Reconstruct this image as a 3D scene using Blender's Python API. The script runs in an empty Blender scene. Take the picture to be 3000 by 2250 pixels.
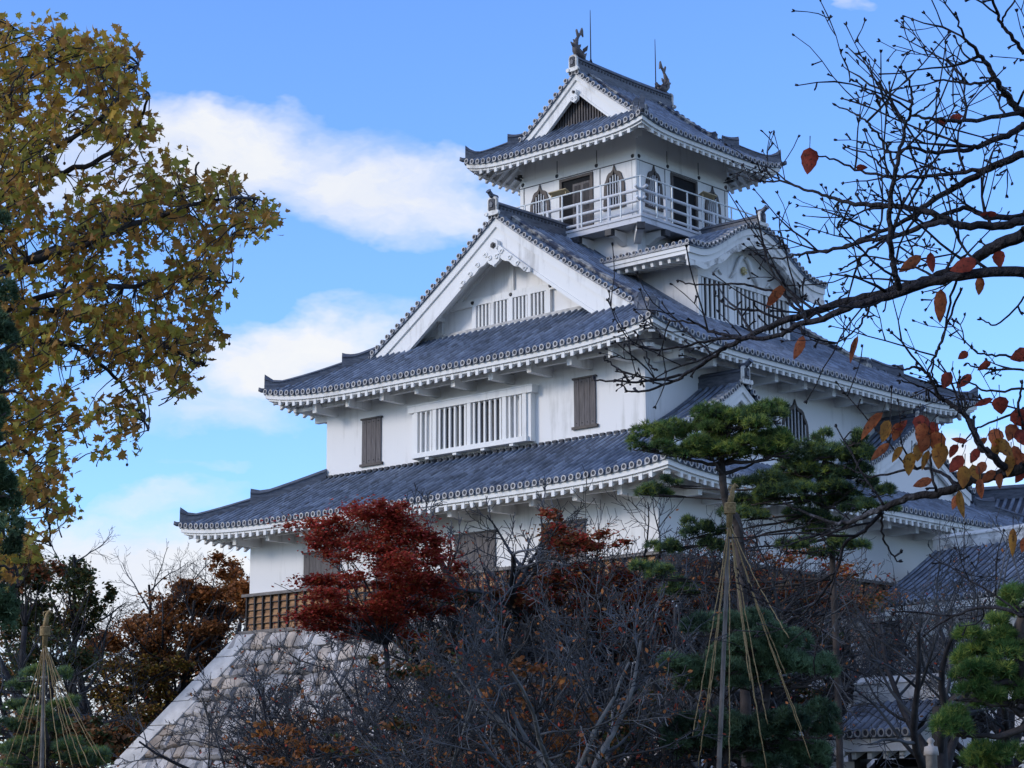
import bpy, math, random
from mathutils import Vector, Matrix
random.seed(7)
S = bpy.context.scene
COL = S.collection
R_ = math.radians
Z0 = 19.5                      # height of the castle's reference level above the ground

# ------------------------------------------------------------------ camera
F_PX, W_PX, H_PX = 4440.3, 2212.0, 1659.0          # focal length and frame in photograph units
PITCH, YAW, ROLL = R_(11.529), R_(41.887), R_(-0.271)
CAM = Vector((-59.018, -46.280, 1.6))
FW = Vector((math.cos(YAW)*math.cos(PITCH), math.sin(YAW)*math.cos(PITCH), math.sin(PITCH)))
RT0 = Vector((math.sin(YAW), -math.cos(YAW), 0.0))
UP0 = RT0.cross(FW)
RT = RT0*math.cos(ROLL) + UP0*math.sin(ROLL)
UP = UP0*math.cos(ROLL) - RT0*math.sin(ROLL)
camd = bpy.data.cameras.new('camera')
camd.sensor_width = 36.0
camd.lens = 36.0*F_PX/W_PX
camd.clip_start = 0.1
camd.clip_end = 5000
camo = bpy.data.objects.new('camera', camd)
COL.objects.link(camo)
M = Matrix((RT, UP, -FW)).transposed().to_4x4()
M.translation = CAM
camo.matrix_world = M
S.camera = camo

# ------------------------------------------------------------------ light
SUN_EL, SUN_AZ = 20.0, 150.0        # azimuth measured from +x towards +y
sd = Vector((math.cos(R_(SUN_AZ))*math.cos(R_(SUN_EL)), math.sin(R_(SUN_AZ))*math.cos(R_(SUN_EL)), math.sin(R_(SUN_EL))))
sl = bpy.data.lights.new('sun', 'SUN')
sl.energy = 1.2
sl.angle = R_(15)
sl.color = (1.0, 0.90, 0.78)
so = bpy.data.objects.new('sun', sl)
COL.objects.link(so)
so.rotation_euler = sd.to_track_quat('Z', 'Y').to_euler()
so.location = (0, 0, 80)

# ------------------------------------------------------------------ sky with clouds (world directions)
wd = bpy.data.worlds.new('World')
S.world = wd
wd.use_nodes = True
nt = wd.node_tree
nt.nodes.clear()
class NG:
    """small helper to write node graphs as expressions"""
    def __init__(s, nt): s.nt = nt
    def n(s, t, **kw):
        q = s.nt.nodes.new(t)
        for k, v in kw.items(): setattr(q, k, v)
        return q
    def put(s, sock, v):
        if isinstance(v, bpy.types.NodeSocket): s.nt.links.new(v, sock)
        else: sock.default_value = v
    def m(s, op, a, b=0.0, clamp=False):
        q = s.n('ShaderNodeMath', operation=op, use_clamp=clamp)
        s.put(q.inputs[0], a); s.put(q.inputs[1], b)
        return q.outputs[0]
    def vm(s, op, a, b):
        q = s.n('ShaderNodeVectorMath', operation=op)
        s.put(q.inputs[0], a); s.put(q.inputs[1], b)
        return q.outputs['Value'] if op in ('DOT_PRODUCT',) else q.outputs[0]
    def noise(s, vec, scale, detail=4.0, rough=0.5, out='Fac'):
        q = s.n('ShaderNodeTexNoise')
        if vec is not None: s.nt.links.new(vec, q.inputs['Vector'])
        q.inputs['Scale'].default_value = scale
        q.inputs['Detail'].default_value = detail
        q.inputs['Roughness'].default_value = rough
        return q.outputs[out]
    def ramp(s, fac, stops):
        q = s.n('ShaderNodeValToRGB')
        e = q.color_ramp.elements
        while len(e) < len(stops): e.new(0.5)
        for el, (p, c) in zip(e, stops):
            el.position = p
            el.color = (*c, 1) if len(c) == 3 else c
        s.put(q.inputs[0], fac)
        return q.outputs[0]
    def mix(s, fac, a, b):
        q = s.n('ShaderNodeMix', data_type='RGBA')
        s.put(q.inputs[0], fac)
        s.put(q.inputs[6], a if isinstance(a, bpy.types.NodeSocket) else (*a, 1))
        s.put(q.inputs[7], b if isinstance(b, bpy.types.NodeSocket) else (*b, 1))
        return q.outputs[2]
g = NG(nt)
tc = g.n('ShaderNodeTexCoord')
dirv = tc.outputs['Generated']
sky = g.n('ShaderNodeTexSky')
sky.sky_type = 'NISHITA'
sky.sun_disc = False
sky.sun_elevation = R_(SUN_EL)
sky.sun_rotation = R_(90.0 - SUN_AZ)
sky.air_density = 1.0
sky.dust_density = 0.2
sky.ozone_density = 2.6
# gnomonic sky coordinates about the direction the castle lies in: fixed to the world's directions
df = g.vm('DOT_PRODUCT', dirv, tuple(FW))
dfc = g.m('MAXIMUM', df, 0.05)
cu = g.m('DIVIDE', g.vm('DOT_PRODUCT', dirv, tuple(RT0)), dfc)
cv = g.m('DIVIDE', g.vm('DOT_PRODUCT', dirv, tuple(UP0)), dfc)
wv = g.n('ShaderNodeCombineXYZ')
nt.links.new(cu, wv.inputs[0]); nt.links.new(g.m('MULTIPLY', cv, 1.8), wv.inputs[1])
wn = g.n('ShaderNodeSeparateColor'); nt.links.new(g.noise(wv.outputs[0], 11.0, 5.0, 0.6, 'Color'), wn.inputs[0])
cu = g.m('ADD', cu, g.m('MULTIPLY', g.m('SUBTRACT', wn.outputs[0], 0.5), 0.085))
cv = g.m('ADD', cv, g.m('MULTIPLY', g.m('SUBTRACT', wn.outputs[1], 0.5), 0.055))
comb = g.n('ShaderNodeCombineXYZ')
nt.links.new(cu, comb.inputs[0])
nt.links.new(g.m('MULTIPLY', cv, 2.1), comb.inputs[1])
n1 = g.noise(comb.outputs[0], 9.0, 7.0, 0.58)
n2 = g.noise(comb.outputs[0], 30.0, 5.0, 0.6)
def blob(px, py, rx, ry, amp=1.0, rot=0.0):
    u0, v0 = (px - W_PX/2)/F_PX, (H_PX/2 - py)/F_PX
    a = g.m('SUBTRACT', cu, u0); b = g.m('SUBTRACT', cv, v0)
    c_, s_ = math.cos(R_(rot)), math.sin(R_(rot))
    a2 = g.m('ADD', g.m('MULTIPLY', a, c_), g.m('MULTIPLY', b, s_))
    b2 = g.m('SUBTRACT', g.m('MULTIPLY', b, c_), g.m('MULTIPLY', a, s_))
    e = g.m('ADD', g.m('POWER', g.m('ABSOLUTE', g.m('MULTIPLY', a2, F_PX/rx)), 2.0), g.m('POWER', g.m('ABSOLUTE', g.m('MULTIPLY', b2, F_PX/ry)), 2.0))
    return g.m('MULTIPLY', g.m('SUBTRACT', 1.0, e, True), amp)
blobs = [(470, 330, 520, 150, 1.0, -8), (790, 420, 330, 125, 1.1, -8), (900, 455, 300, 85, 0.95, 0), (230, 330, 420, 170, 0.8, 0),
         (640, 770, 330, 110, 1.05, 8), (420, 870, 260, 80, 0.7, 0), (760, 725, 230, 80, 0.7, 0),
         (330, 1090, 230, 45, 0.55, 8), (250, 1300, 620, 210, 1.3, 0), (420, 915, 160, 30, 0.45, 0), (430, 1010, 110, 16, 0.3, 0),
         (2080, 1010, 260, 90, 1.0, 0), (2250, 960, 180, 70, 0.8, 0), (1850, 8, 40, 34, 0.42, 0), (1950, 1250, 400, 130, 0.9, 0), (1000, 1500, 2500, 160, 1.0, 0)]
acc = None
for b_ in blobs:
    o_ = blob(*b_)
    acc = o_ if acc is None else g.m('MAXIMUM', acc, o_)
nn = g.m('ADD', g.m('MULTIPLY', g.m('SUBTRACT', n1, 0.5), 2.1), g.m('MULTIPLY', g.m('SUBTRACT', n2, 0.5), 0.7))
mask = g.m('ADD', g.m('POWER', acc, 0.8), g.m('MULTIPLY', nn, g.m('MINIMUM', g.m('ADD', g.m('MULTIPLY', acc, 2.2), 0.06), 0.62)))
cl = g.ramp(mask, [(0.10, (0, 0, 0)), (0.45, (0.30,)*3), (0.80, (0.74,)*3), (1.15, (0.97,)*3)])
# the rest of the sky dome, out of the photograph's view: scattered cloud
nb = g.noise(dirv, 2.2, 6.0, 0.55)
back = g.ramp(nb, [(0.46, (0, 0, 0)), (0.66, (1, 1, 1))])
inview = g.m('MULTIPLY', g.m('SUBTRACT', df, 0.86), 12.0, True)
mk = g.mix(inview, back, cl)
ccol = g.ramp(n1, [(0.3, (0.80, 0.86, 1.0)), (0.65, (0.98, 0.99, 1.0))])
cm = g.n('ShaderNodeVectorMath', operation='SCALE')
nt.links.new(ccol, cm.inputs[0])
cm.inputs['Scale'].default_value = 6.0
hs = g.n('ShaderNodeHueSaturation')
nt.links.new(sky.outputs[0], hs.inputs['Color'])
hs.inputs['Saturation'].default_value = 1.0
hs.inputs['Value'].default_value = 1.0
tint = g.n('ShaderNodeMix', data_type='RGBA', blend_type='MULTIPLY')
tint.inputs[0].default_value = 1.0
nt.links.new(hs.outputs[0], tint.inputs[6])
tint.inputs[7].default_value = (1.07, 1.38, 2.0, 1)
cmix = g.mix(mk, tint.outputs[2], cm.outputs[0])
bg = g.n('ShaderNodeBackground')
nt.links.new(cmix, bg.inputs[0])
bg.inputs[1].default_value = 0.10
wo = g.n('ShaderNodeOutputWorld')
nt.links.new(bg.outputs[0], wo.inputs[0])
wd.cycles.sampling_method = 'MANUAL'
wd.cycles.sample_map_resolution = 1024

# ------------------------------------------------------------------ exposure
S.view_settings.view_transform = 'Standard'
S.view_settings.look = 'None'
S.view_settings.exposure = 0.68
S.view_settings.gamma = 1.0
S.view_settings.use_curve_mapping = False
S.render.resolution_x = 1024
S.render.resolution_y = 768

# ------------------------------------------------------------------ helpers
def at(px, py, dist):
    """world point seen in direction (px, py) of the photograph's frame at a given distance along the view axis"""
    return CAM + (FW + RT*((px - W_PX/2)/F_PX) + UP*((H_PX/2 - py)/F_PX))*dist
def px2m(px, dist): return px*dist/F_PX
def P_(d): return d

class MB:
    """collects shapes and links them as ONE mesh object"""
    def __init__(s): s.v = []; s.f = []; s.m = []; s.sm = []
    def face(s, idx, mat=0, smooth=False):
        s.f.append(idx); s.m.append(mat); s.sm.append(smooth)
    def poly(s, pts, mat=0, smooth=False):
        k = len(s.v); s.v.extend(tuple(p) for p in pts)
        s.face(tuple(range(k, k+len(pts))), mat, smooth)
    def grid(s, rows, mat=0, smooth=False, closed=False):
        k = len(s.v); n = len(rows[0])
        for r in rows: s.v.extend(tuple(p) for p in r)
        for i in range(len(rows)-1):
            for j in range(n if closed else n-1):
                a = k+i*n+j; b = k+i*n+(j+1) % n
                s.face((a, b, b+n, a+n), mat, smooth)
        return k
    def box(s, x0, x1, y0, y1, z0, z1, mat=0):
        s.hexa([(x0, y0, z0), (x1, y0, z0), (x1, y1, z0), (x0, y1, z0)], [(x0, y0, z1), (x1, y0, z1), (x1, y1, z1), (x0, y1, z1)], mat)
    def hexa(s, lo, hi, mat=0):
        k = len(s.v); n = len(lo)
        s.v.extend(tuple(p) for p in lo); s.v.extend(tuple(p) for p in hi)
        s.face(tuple(range(k+n-1, k-1, -1)), mat); s.face(tuple(range(k+n, k+2*n)), mat)
        for i in range(n):
            j = (i+1) % n
            s.face((k+i, k+j, k+n+j, k+n+i), mat)
    def bar(s, a, b, w, h, mat=0, up=(0, 0, 1)):
        """box from a to b, w wide and h high about its axis"""
        a = Vector(a); b = Vector(b); d = (b-a).normalized(); u = Vector(up)
        r = d.cross(u)
        if r.length < 1e-4: r = d.cross(Vector((1, 0, 0)))
        r.normalize(); u = r.cross(d)
        q = [(-w/2, -h/2), (w/2, -h/2), (w/2, h/2), (-w/2, h/2)]
        s.hexa([a+r*x+u*y for x, y in q], [b+r*x+u*y for x, y in q], mat)
    def tube(s, pts, rad, n=5, mat=0, cap=True, smooth=True):
        k0 = len(s.v); m = len(pts)
        P = [Vector(p) for p in pts]
        if not hasattr(rad, '__len__'): rad = [rad]*m
        d = (P[1]-P[0]).normalized()
        u = d.cross(Vector((0.31, 0.17, 0.93)))
        if u.length < 1e-3: u = d.cross(Vector((1, 0, 0)))
        u.normalize()
        for i in range(m):
            if i < m-1: d = (P[i+1]-P[i])
            if i > 0 and i < m-1: d = (P[i+1]-P[i-1])
            if d.length < 1e-9: d = Vector((0, 0, 1))
            d.normalize()
            u = (u - d*u.dot(d))
            if u.length < 1e-5: u = d.orthogonal()
            u.normalize(); w = d.cross(u)
            for j in range(n):
                a = 2*math.pi*j/n
                q = P[i] + (u*math.cos(a)+w*math.sin(a))*rad[i]
                s.v.append((q.x, q.y, q.z))
        for i in range(m-1):
            for j in range(n):
                a = k0+i*n+j; b = k0+i*n+(j+1) % n
                s.face((a, b, b+n, a+n), mat, smooth)
        if cap:
            s.face(tuple(range(k0+n-1, k0-1, -1)), mat); s.face(tuple(range(k0+(m-1)*n, k0+m*n)), mat)
    def prism(s, pts, off, mat=0):
        off = Vector(off)
        s.hexa(pts, [Vector(p)+off for p in pts], mat)
    def disc(s, c, nrm, r, n=10, mat=0, up=(0, 0, 1)):
        c = Vector(c); nrm = Vector(nrm).normalized(); u = Vector(up)
        u = (u-nrm*u.dot(nrm)).normalized(); w = nrm.cross(u)
        s.poly([c+(u*math.cos(2*math.pi*i/n)+w*math.sin(2*math.pi*i/n))*r for i in range(n)], mat)
    def build(s, name, mats, parent=None, label=None):
        if not isinstance(mats, (list, tuple)): mats = [mats]
        me = bpy.data.meshes.new(name)
        off = wloc(parent)
        me.from_pydata([(x-off[0], y-off[1], z-off[2]) for x, y, z in s.v], [], s.f)
        for q in mats: me.materials.append(q)
        me.polygons.foreach_set('material_index', s.m)
        me.polygons.foreach_set('use_smooth', s.sm)
        me.update()
        o = bpy.data.objects.new(name, me)
        COL.objects.link(o)
        if parent: o.parent = parent
        if label: o['label'] = label
        return o
def wloc(o):
    x = y = z = 0.0
    while o is not None:
        x += o.location.x; y += o.location.y; z += o.location.z; o = o.parent
    return (x, y, z)
def thing(name, label, cat, loc, group=None):
    o = bpy.data.objects.new(name, None)
    o.empty_display_size = 0.3
    COL.objects.link(o)
    o.location = loc; o['label'] = label; o['category'] = cat
    if group: o['group'] = group
    return o
def tag(o, label, cat, group=None):
    o['label'] = label; o['category'] = cat
    if group: o['group'] = group
    return o
def struct(o):
    o['kind'] = 'structure'; return o

# ------------------------------------------------------------------ materials
def material(name, col, rough=0.7, var=0.15, scale=3.0, col2=None, bump=0.0, bscale=20.0, spec=0.3, lo=0.35, hi=0.65, stretch=None, sss=0.0, detail=5.0, cells=0.0):
    m = bpy.data.materials.new(name); m.use_nodes = True
    t = m.node_tree; b = t.nodes['Principled BSDF']; h = NG(t)
    tcn = h.n('ShaderNodeTexCoord').outputs['Object']
    if stretch:
        mp = h.n('ShaderNodeMapping'); mp.inputs['Scale'].default_value = stretch
        t.links.new(tcn, mp.inputs['Vector']); tcn = mp.outputs[0]
    if col2 is None: col2 = tuple(c*(1-var) for c in col)
    f = h.noise(tcn, scale, detail, 0.6)
    c = h.ramp(f, [(lo, col2), (hi, col)])
    if cells:      # every tile or stone with a tone of its own
        vo = h.n('ShaderNodeTexVoronoi'); vo.inputs['Scale'].default_value = cells; t.links.new(tcn, vo.inputs['Vector'])
        sp = h.n('ShaderNodeSeparateColor'); t.links.new(vo.outputs['Color'], sp.inputs[0])
        k_ = h.m('ADD', h.m('MULTIPLY', sp.outputs[0], 0.75), 0.60)
        vs = h.n('ShaderNodeVectorMath', operation='SCALE'); t.links.new(c, vs.inputs[0]); t.links.new(k_, vs.inputs['Scale']); c = vs.outputs[0]
    t.links.new(c, b.inputs['Base Color'])
    b.inputs['Roughness'].default_value = rough
    b.inputs['Specular IOR Level'].default_value = spec
    if sss:
        b.inputs['Transmission Weight'].default_value = 0
    if bump:
        bn = h.n('ShaderNodeBump'); bn.inputs['Strength'].default_value = bump
        bn.inputs['Distance'].default_value = 0.05
        t.links.new(h.noise(tcn, bscale, 4, 0.6), bn.inputs['Height']); t.links.new(bn.outputs[0], b.inputs['Normal'])
    return m
def leafmat(name, col, col2, scale=1.2, trans=0.35, rough=0.6, lo=0.35, hi=0.65, spots=0.0):
    """thin leaf: diffuse and translucent light from one colour"""
    m = bpy.data.materials.new(name); m.use_nodes = True
    t = m.node_tree; t.nodes.clear(); h = NG(t)
    tcn = h.n('ShaderNodeTexCoord').outputs['Object']
    c = h.ramp(h.noise(tcn, scale, 5, 0.7), [(lo, col2), (hi, col)])
    if spots: c = h.mix(h.ramp(h.noise(tcn, spots, 3, 0.6), [(0.56, (0, 0, 0)), (0.64, (.75,)*3)]), c, (0.05, 0.022, 0.014))
    d = h.n('ShaderNodeBsdfPrincipled'); d.inputs['Roughness'].default_value = rough
    d.inputs['Specular IOR Level'].default_value = 0.25
    t.links.new(c, d.inputs['Base Color'])
    tr = h.n('ShaderNodeBsdfTranslucent'); t.links.new(c, tr.inputs[0])
    mx = h.n('ShaderNodeMixShader'); mx.inputs[0].default_value = trans
    t.links.new(d.outputs[0], mx.inputs[1]); t.links.new(tr.outputs[0], mx.inputs[2])
    o = h.n('ShaderNodeOutputMaterial'); t.links.new(mx.outputs[0], o.inputs[0])
    return m
def plaster(name, col, dirt):
    """white lime plaster with faint streaks and patches"""
    m = bpy.data.materials.new(name); m.use_nodes = True
    t = m.node_tree; b = t.nodes['Principled BSDF']; h = NG(t)
    tcn = h.n('ShaderNodeTexCoord').outputs['Object']
    mp = h.n('ShaderNodeMapping'); mp.inputs['Scale'].default_value = (2.2, 2.2, 0.22)
    t.links.new(tcn, mp.inputs['Vector'])
    a = h.noise(mp.outputs[0], 1.5, 6, 0.65)
    c1 = h.noise(tcn, 0.35, 5, 0.6)
    f = h.m('MULTIPLY', h.m('ADD', a, c1), 0.5)
    c = h.ramp(f, [(0.34, dirt), (0.47, col), (1.0, tuple(min(1, x*1.03) for x in col))])
    t.links.new(c, b.inputs['Base Color'])
    b.inputs['Roughness'].default_value = 0.85
    b.inputs['Specular IOR Level'].default_value = 0.2
    bn = h.n('ShaderNodeBump'); bn.inputs['Strength'].default_value = 0.12; bn.inputs['Distance'].default_value = 0.02
    t.links.new(h.noise(tcn, 9, 5, 0.6), bn.inputs['Height']); t.links.new(bn.outputs[0], b.inputs['Normal'])
    return m
MT = {}
MT['plaster'] = plaster('white_plaster', (0.76, 0.75, 0.74), (0.57, 0.56, 0.54))
MT['trim'] = plaster('white_painted_trim', (0.77, 0.765, 0.75), (0.52, 0.51, 0.49))
MT['worn'] = material('weathered_plaster', (0.76, 0.75, 0.72), 0.9, scale=1.8, col2=(0.28, 0.27, 0.26), lo=0.36, hi=0.52, detail=8)
MT['tile'] = material('grey_roof_tile', (0.19, 0.23, 0.30), 0.42, scale=1.6, col2=(0.085, 0.108, 0.152), spec=0.6, cells=2.9, bump=0.25, bscale=6, detail=8)  # lighter, bluish ribs: their highlights and sky reflection are put into the colour
MT['tileflat'] = material('grey_flat_tile', (0.034, 0.044, 0.066), 0.5, scale=2.5, col2=(0.012, 0.016, 0.025), spec=0.4, bump=0.3, bscale=5, detail=8)  # darkened to paint the shade in the valleys between ribs
MT['rim'] = material('pale_tile_rim', (0.56, 0.54, 0.52), 0.8, scale=3.0, col2=(0.33, 0.32, 0.31))
MT['tilec'] = material('tile_end_face', (0.07, 0.073, 0.085), 0.7, scale=6.0, col2=(0.04, 0.042, 0.05))
MT['mortar'] = material('flaking_ridge_plaster', (0.46, 0.44, 0.40), 0.9, scale=2.2, col2=(0.055, 0.065, 0.095), lo=0.46, hi=0.62, detail=10)
MT['ridge'] = material('ridge_tile', (0.12, 0.135, 0.17), 0.5, scale=2.5, col2=(0.05, 0.058, 0.08), spec=0.4, stretch=(1, 1, 5), bump=0.3, bscale=4, detail=7)
MT['bronze'] = material('dark_bronze_tile', (0.13, 0.115, 0.115), 0.55, scale=4, col2=(0.06, 0.055, 0.06))
MT['dark'] = material('dark_interior', (0.012, 0.013, 0.016), 0.9)
MT['glass'] = material('window_glass', (0.10, 0.13, 0.17), 0.12, spec=0.6, scale=0.8, col2=(0.03, 0.035, 0.045))
MT['wood'] = material('grey_shutter_wood', (0.15, 0.135, 0.135), 0.75, scale=3, col2=(0.085, 0.077, 0.078), stretch=(6, 6, 0.5), bump=0.2)
MT['brown'] = material('dark_brown_frame', (0.095, 0.078, 0.070), 0.6, scale=5, col2=(0.055, 0.047, 0.045))
MT['board'] = material('ochre_weatherboard', (0.44, 0.245, 0.115), 0.7, scale=1.2, col2=(0.17, 0.085, 0.045), stretch=(1.5, 0.7, 8), bump=0.2, detail=7)
MT['batten'] = material('black_batten', (0.022, 0.021, 0.024), 0.6, scale=4)
MT['iron'] = material('dark_iron', (0.028, 0.028, 0.032), 0.5, scale=5)
MT['cap'] = material('weathered_copper_cap', (0.075, 0.075, 0.078), 0.55, scale=6, col2=(0.035, 0.035, 0.04))
MT['steel'] = material('pale_steel_rail', (0.70, 0.73, 0.74), 0.4, scale=4, col2=(0.55, 0.60, 0.62))
MT['railwood'] = plaster('white_railing_wood', (0.58, 0.59, 0.62), (0.34, 0.35, 0.37))
MT['gold'] = material('pale_gilding', (0.62, 0.54, 0.30), 0.5, scale=9, col2=(0.38, 0.30, 0.14))
MT['panel'] = material('buff_board', (0.42, 0.33, 0.19), 0.6, scale=3)
MT['sill'] = material('grey_wood_sill', (0.22, 0.20, 0.185), 0.8, scale=3, col2=(0.12, 0.11, 0.105), stretch=(1, 1, 4))
MT['pane'] = material('dim_window_pane', (0.045, 0.053, 0.068), 0.45, scale=1.1, col2=(0.015, 0.018, 0.024))
# ------------------------------------------------------------------ castle keep
L2, R2 = 17.28, 19.51
MX, MY = R2/2, L2/2                     # the keep's middle axes
castle = thing('castle_keep', 'tall white plastered Japanese castle keep with grey tiled roofs rising on a stone base', 'castle', (MX, MY, Z0-10.97))

class Roof:
    """a hipped eave round a rectangle: curved slope, upturned corners"""
    def __init__(s, x0, x1, y0, y1, ze, prof, up, Lc, Lf):
        s.x0, s.x1, s.y0, s.y1, s.ze, s.P, s.up, s.Lc, s.Lf = x0, x1, y0, y1, ze+Z0, prof, up, Lc, Lf
    def rng(s, side): return (s.y0, s.y1) if side in (0, 2) else (s.x0, s.x1)
    def h(s, d, sc): return s.ze+s.P(d)+s.up*max(0, 1-sc/s.Lc)**5*max(0, 1-d/s.Lf)
    def sc(s, side, t):
        a, b = s.rng(side); return max(0.0, min(t-a, b-t))
    def pt(s, side, t, d, dz=0.0):
        z = s.h(max(d, -0.3), s.sc(side, t))+dz
        return ((s.x0+d, t, z), (t, s.y0+d, z), (s.x1-d, t, z), (t, s.y1-d, z))[side]
    def out(s, side): return ((-1, 0, 0), (0, -1, 0), (1, 0, 0), (0, 1, 0))[side]
    def along(s, side): return ((0, 1, 0), (1, 0, 0), (0, 1, 0), (1, 0, 0))[side]

def linspace(a, b, n): return [a+(b-a)*i/(n-1) for i in range(n)]
TS = 0.34
def slope_tiles(mb, R, side, t0, t1, dend, nseg=7, d0=0.0, ribs=True, ends=True):
    """one slope: sheet of flat tiles (0), ribs of round tiles (1), round end tiles with a pale rim (2, 3)"""
    n = max(1, round((t1-t0)/TS)); ts = linspace(t0, t1, n+1)
    rows = []
    for t in ts:
        e = max(dend(t), d0)
        rows.append([R.pt(side, t, d0+(e-d0)*k/nseg) for k in range(nseg+1)])
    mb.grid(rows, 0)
    ax = Vector(R.along(side)); ou = Vector(R.out(side))
    if not ribs: return
    for i in range(n):
        t = (ts[i]+ts[i+1])/2; e = dend(t)
        if e-d0 < 0.15: continue
        prof = []
        for a in (0, 45, 90, 135, 180):
            prof.append((0.070*math.cos(R_(a)), 0.085*math.sin(R_(a))))
        rr = []
        for k in range(nseg+1):
            d = d0+(e-d0)*k/nseg
            if k == 0 and ends: d = d0-0.05
            c = Vector(R.pt(side, t, d, 0.015))
            rr.append([c+ax*x+Vector((0, 0, z)) for x, z in prof])
        mb.grid(rr, 1, True)
        if ends:
            c = Vector(R.pt(side, t, d0-0.05, 0.03))
            tile_end(mb, c, ou, 0.118)
def tile_end(mb, c, ou, r):
    ou = Vector(ou).normalized()
    u = Vector((0, 0, 1)); u = (u-ou*u.dot(ou)).normalized(); w = ou.cross(u)
    n = 10
    ring = lambda q, dd: [c+ou*dd+(u*math.cos(2*math.pi*i/n)+w*math.sin(2*math.pi*i/n))*q for i in range(n)]
    k = mb.grid([ring(r, -0.09), ring(r, 0.03), ring(r*0.66, 0.03), ring(r*0.64, 0.008)], 2, False, True)
    for f in range(n): mb.m[-(3*n)+f] = 1
    mb.poly(ring(r*0.64, 0.008), 3)
def strip(mb, R, side, d0, d1, z0, z1, mat=0, t0=None, t1=None, n=44, thick=None):
    """band along the eave between (d0, z0) and (d1, z1); thick makes it a board reaching inwards"""
    a, b = R.rng(side)
    a = a if t0 is None else t0; b = b if t1 is None else t1
    rows = []
    for k in range(n+1):
        q = k/n
        def p(d, z):
            A, B = (a+d if t0 is None else a), (b-d if t1 is None else b)
            return R.pt(side, A+(B-A)*q, d, z-R.P(d)+R.P(0))
        if thick: rows.append([p(d0, z0), p(d1, z1), p(d1+thick, z1), p(d0+thick, z0)])
        else: rows.append([p(d0, z0), p(d1, z1)])
    mb.grid(rows, mat, False, bool(thick))
    if thick: mb.poly(rows[0], mat); mb.poly(rows[-1], mat)
def eave_trim(R, parent, wall_off, sides=(0, 1, 2, 3), raf=0.44):
    e = MB()
    for s in sides: strip(e, R, s, 0.0, 0.0, 0.0, -0.10, 0, thick=0.25)
    e.build('flat_tile_edge', MT['tile'], parent)
    f = MB()
    for s in sides:
        strip(f, R, s, 0.06, 0.06, -0.105, -0.285, 0, thick=0.2)
        strip(f, R, s, 0.15, 0.15, -0.288, -0.37, 0, thick=0.2)
    f.build('eave_fascia', MT['trim'], parent)
    so = MB()
    for s in sides:
        a, b = R.rng(s); rows = []
        for k in range(45):
            rr = []
            for d in linspace(0.25, wall_off+0.15, 5):
                t = a+d+(b-a-2*d)*k/44
                rr.append(R.pt(s, t, d, -0.372))
            rows.append(rr)
        so.grid(rows, 0)
    so.build('soffit', MT['trim'], parent)
    r = MB()
    for s in sides:
        a, b = R.rng(s); n = int((b-a-0.5)/raf); off = ((b-a)-n*raf)/2
        ax = Vector(R.along(s))
        for i in range(n+1):
            t = a+off+i*raf; sc = R.sc(s, t)
            d1 = min(wall_off+0.1, sc-0.12)
            if d1 < 0.45: continue
            lo, hi = [], []
            for d in linspace(0.13, d1, 3):
                p = Vector(R.pt(s, t, d, -0.375))
                lo.append([p-ax*0.075+Vector((0, 0, -0.23)), p+ax*0.075+Vector((0, 0, -0.23)), p+ax*0.075, p-ax*0.075])
            r.grid(lo, 0, False, True); r.poly(lo[0], 0); r.poly(lo[-1], 0)
    r.build('rafters', MT['trim'], parent)
    for cx, cy, sx, sy in ((R.x0, R.y0, 1, 1), (R.x0, R.y1, 1, -1), (R.x1, R.y0, -1, 1), (R.x1, R.y1, -1, -1)):
        b = MB()
        q = lambda d, dz: (cx+sx*d, cy+sy*d, R.h(d, d)+dz)
        for d0, d1, w, zt, zb in ((0.30, wall_off+0.1, 0.24, -0.40, -0.68), (1.0, wall_off+0.1, 0.26, -0.69, -1.02)):
            if d0 > wall_off-0.3: continue
            o = Vector((sx, -sy, 0)).normalized()*w/2
            rows = []
            for d in (d0, (d0+d1)/2, d1):
                pt_, pb = Vector(q(d, zt)), Vector(q(d, zb))
                rows.append([pb-o, pb+o, pt_+o, pt_-o])
            b.grid(rows, 0, False, True); b.poly(rows[0]); b.poly(rows[-1])
        b.build('hip_beam', MT['trim'], parent)
def ridge_strip(mb, path, w, hgt, curl0=0.0, curl1=0.0, mat=0, cl=0.9, top=None):
    """stack of ridge tiles swept along a path, with ends that sweep upwards"""
    P = [Vector(p) for p in path]
    L = [0.0]
    for a, b in zip(P, P[1:]): L.append(L[-1]+(b-a).length)
    rows = []
    for i, p in enumerate(P):
        d = (P[min(i+1, len(P)-1)]-P[max(i-1, 0)]); d.z = 0
        r = Vector((d.y, -d.x, 0)).normalized()
        h = hgt+curl0*max(0, 1-L[i]/cl)**2+curl1*max(0, 1-(L[-1]-L[i])/cl)**2
        z = lambda q: Vector((0, 0, q))
        rows.append([p-r*w/2+z(-0.12), p-r*w/2+z(h*0.30), p-r*w*0.40+z(h*0.32), p-r*w*0.38+z(h*0.62), p-r*w*0.50+z(h*0.66), p-r*w*0.46+z(h*0.76),
                     p-r*w*0.26+z(h*0.84), p+z(h),
                     p+r*w*0.26+z(h*0.84), p+r*w*0.46+z(h*0.76), p+r*w*0.50+z(h*0.66), p+r*w*0.38+z(h*0.62), p+r*w*0.40+z(h*0.32), p+r*w/2+z(h*0.30), p+r*w/2+z(-0.12)])
    k = mb.grid(rows, mat)
    mb.poly(rows[0], mat); mb.poly(rows[-1], mat)
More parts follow.
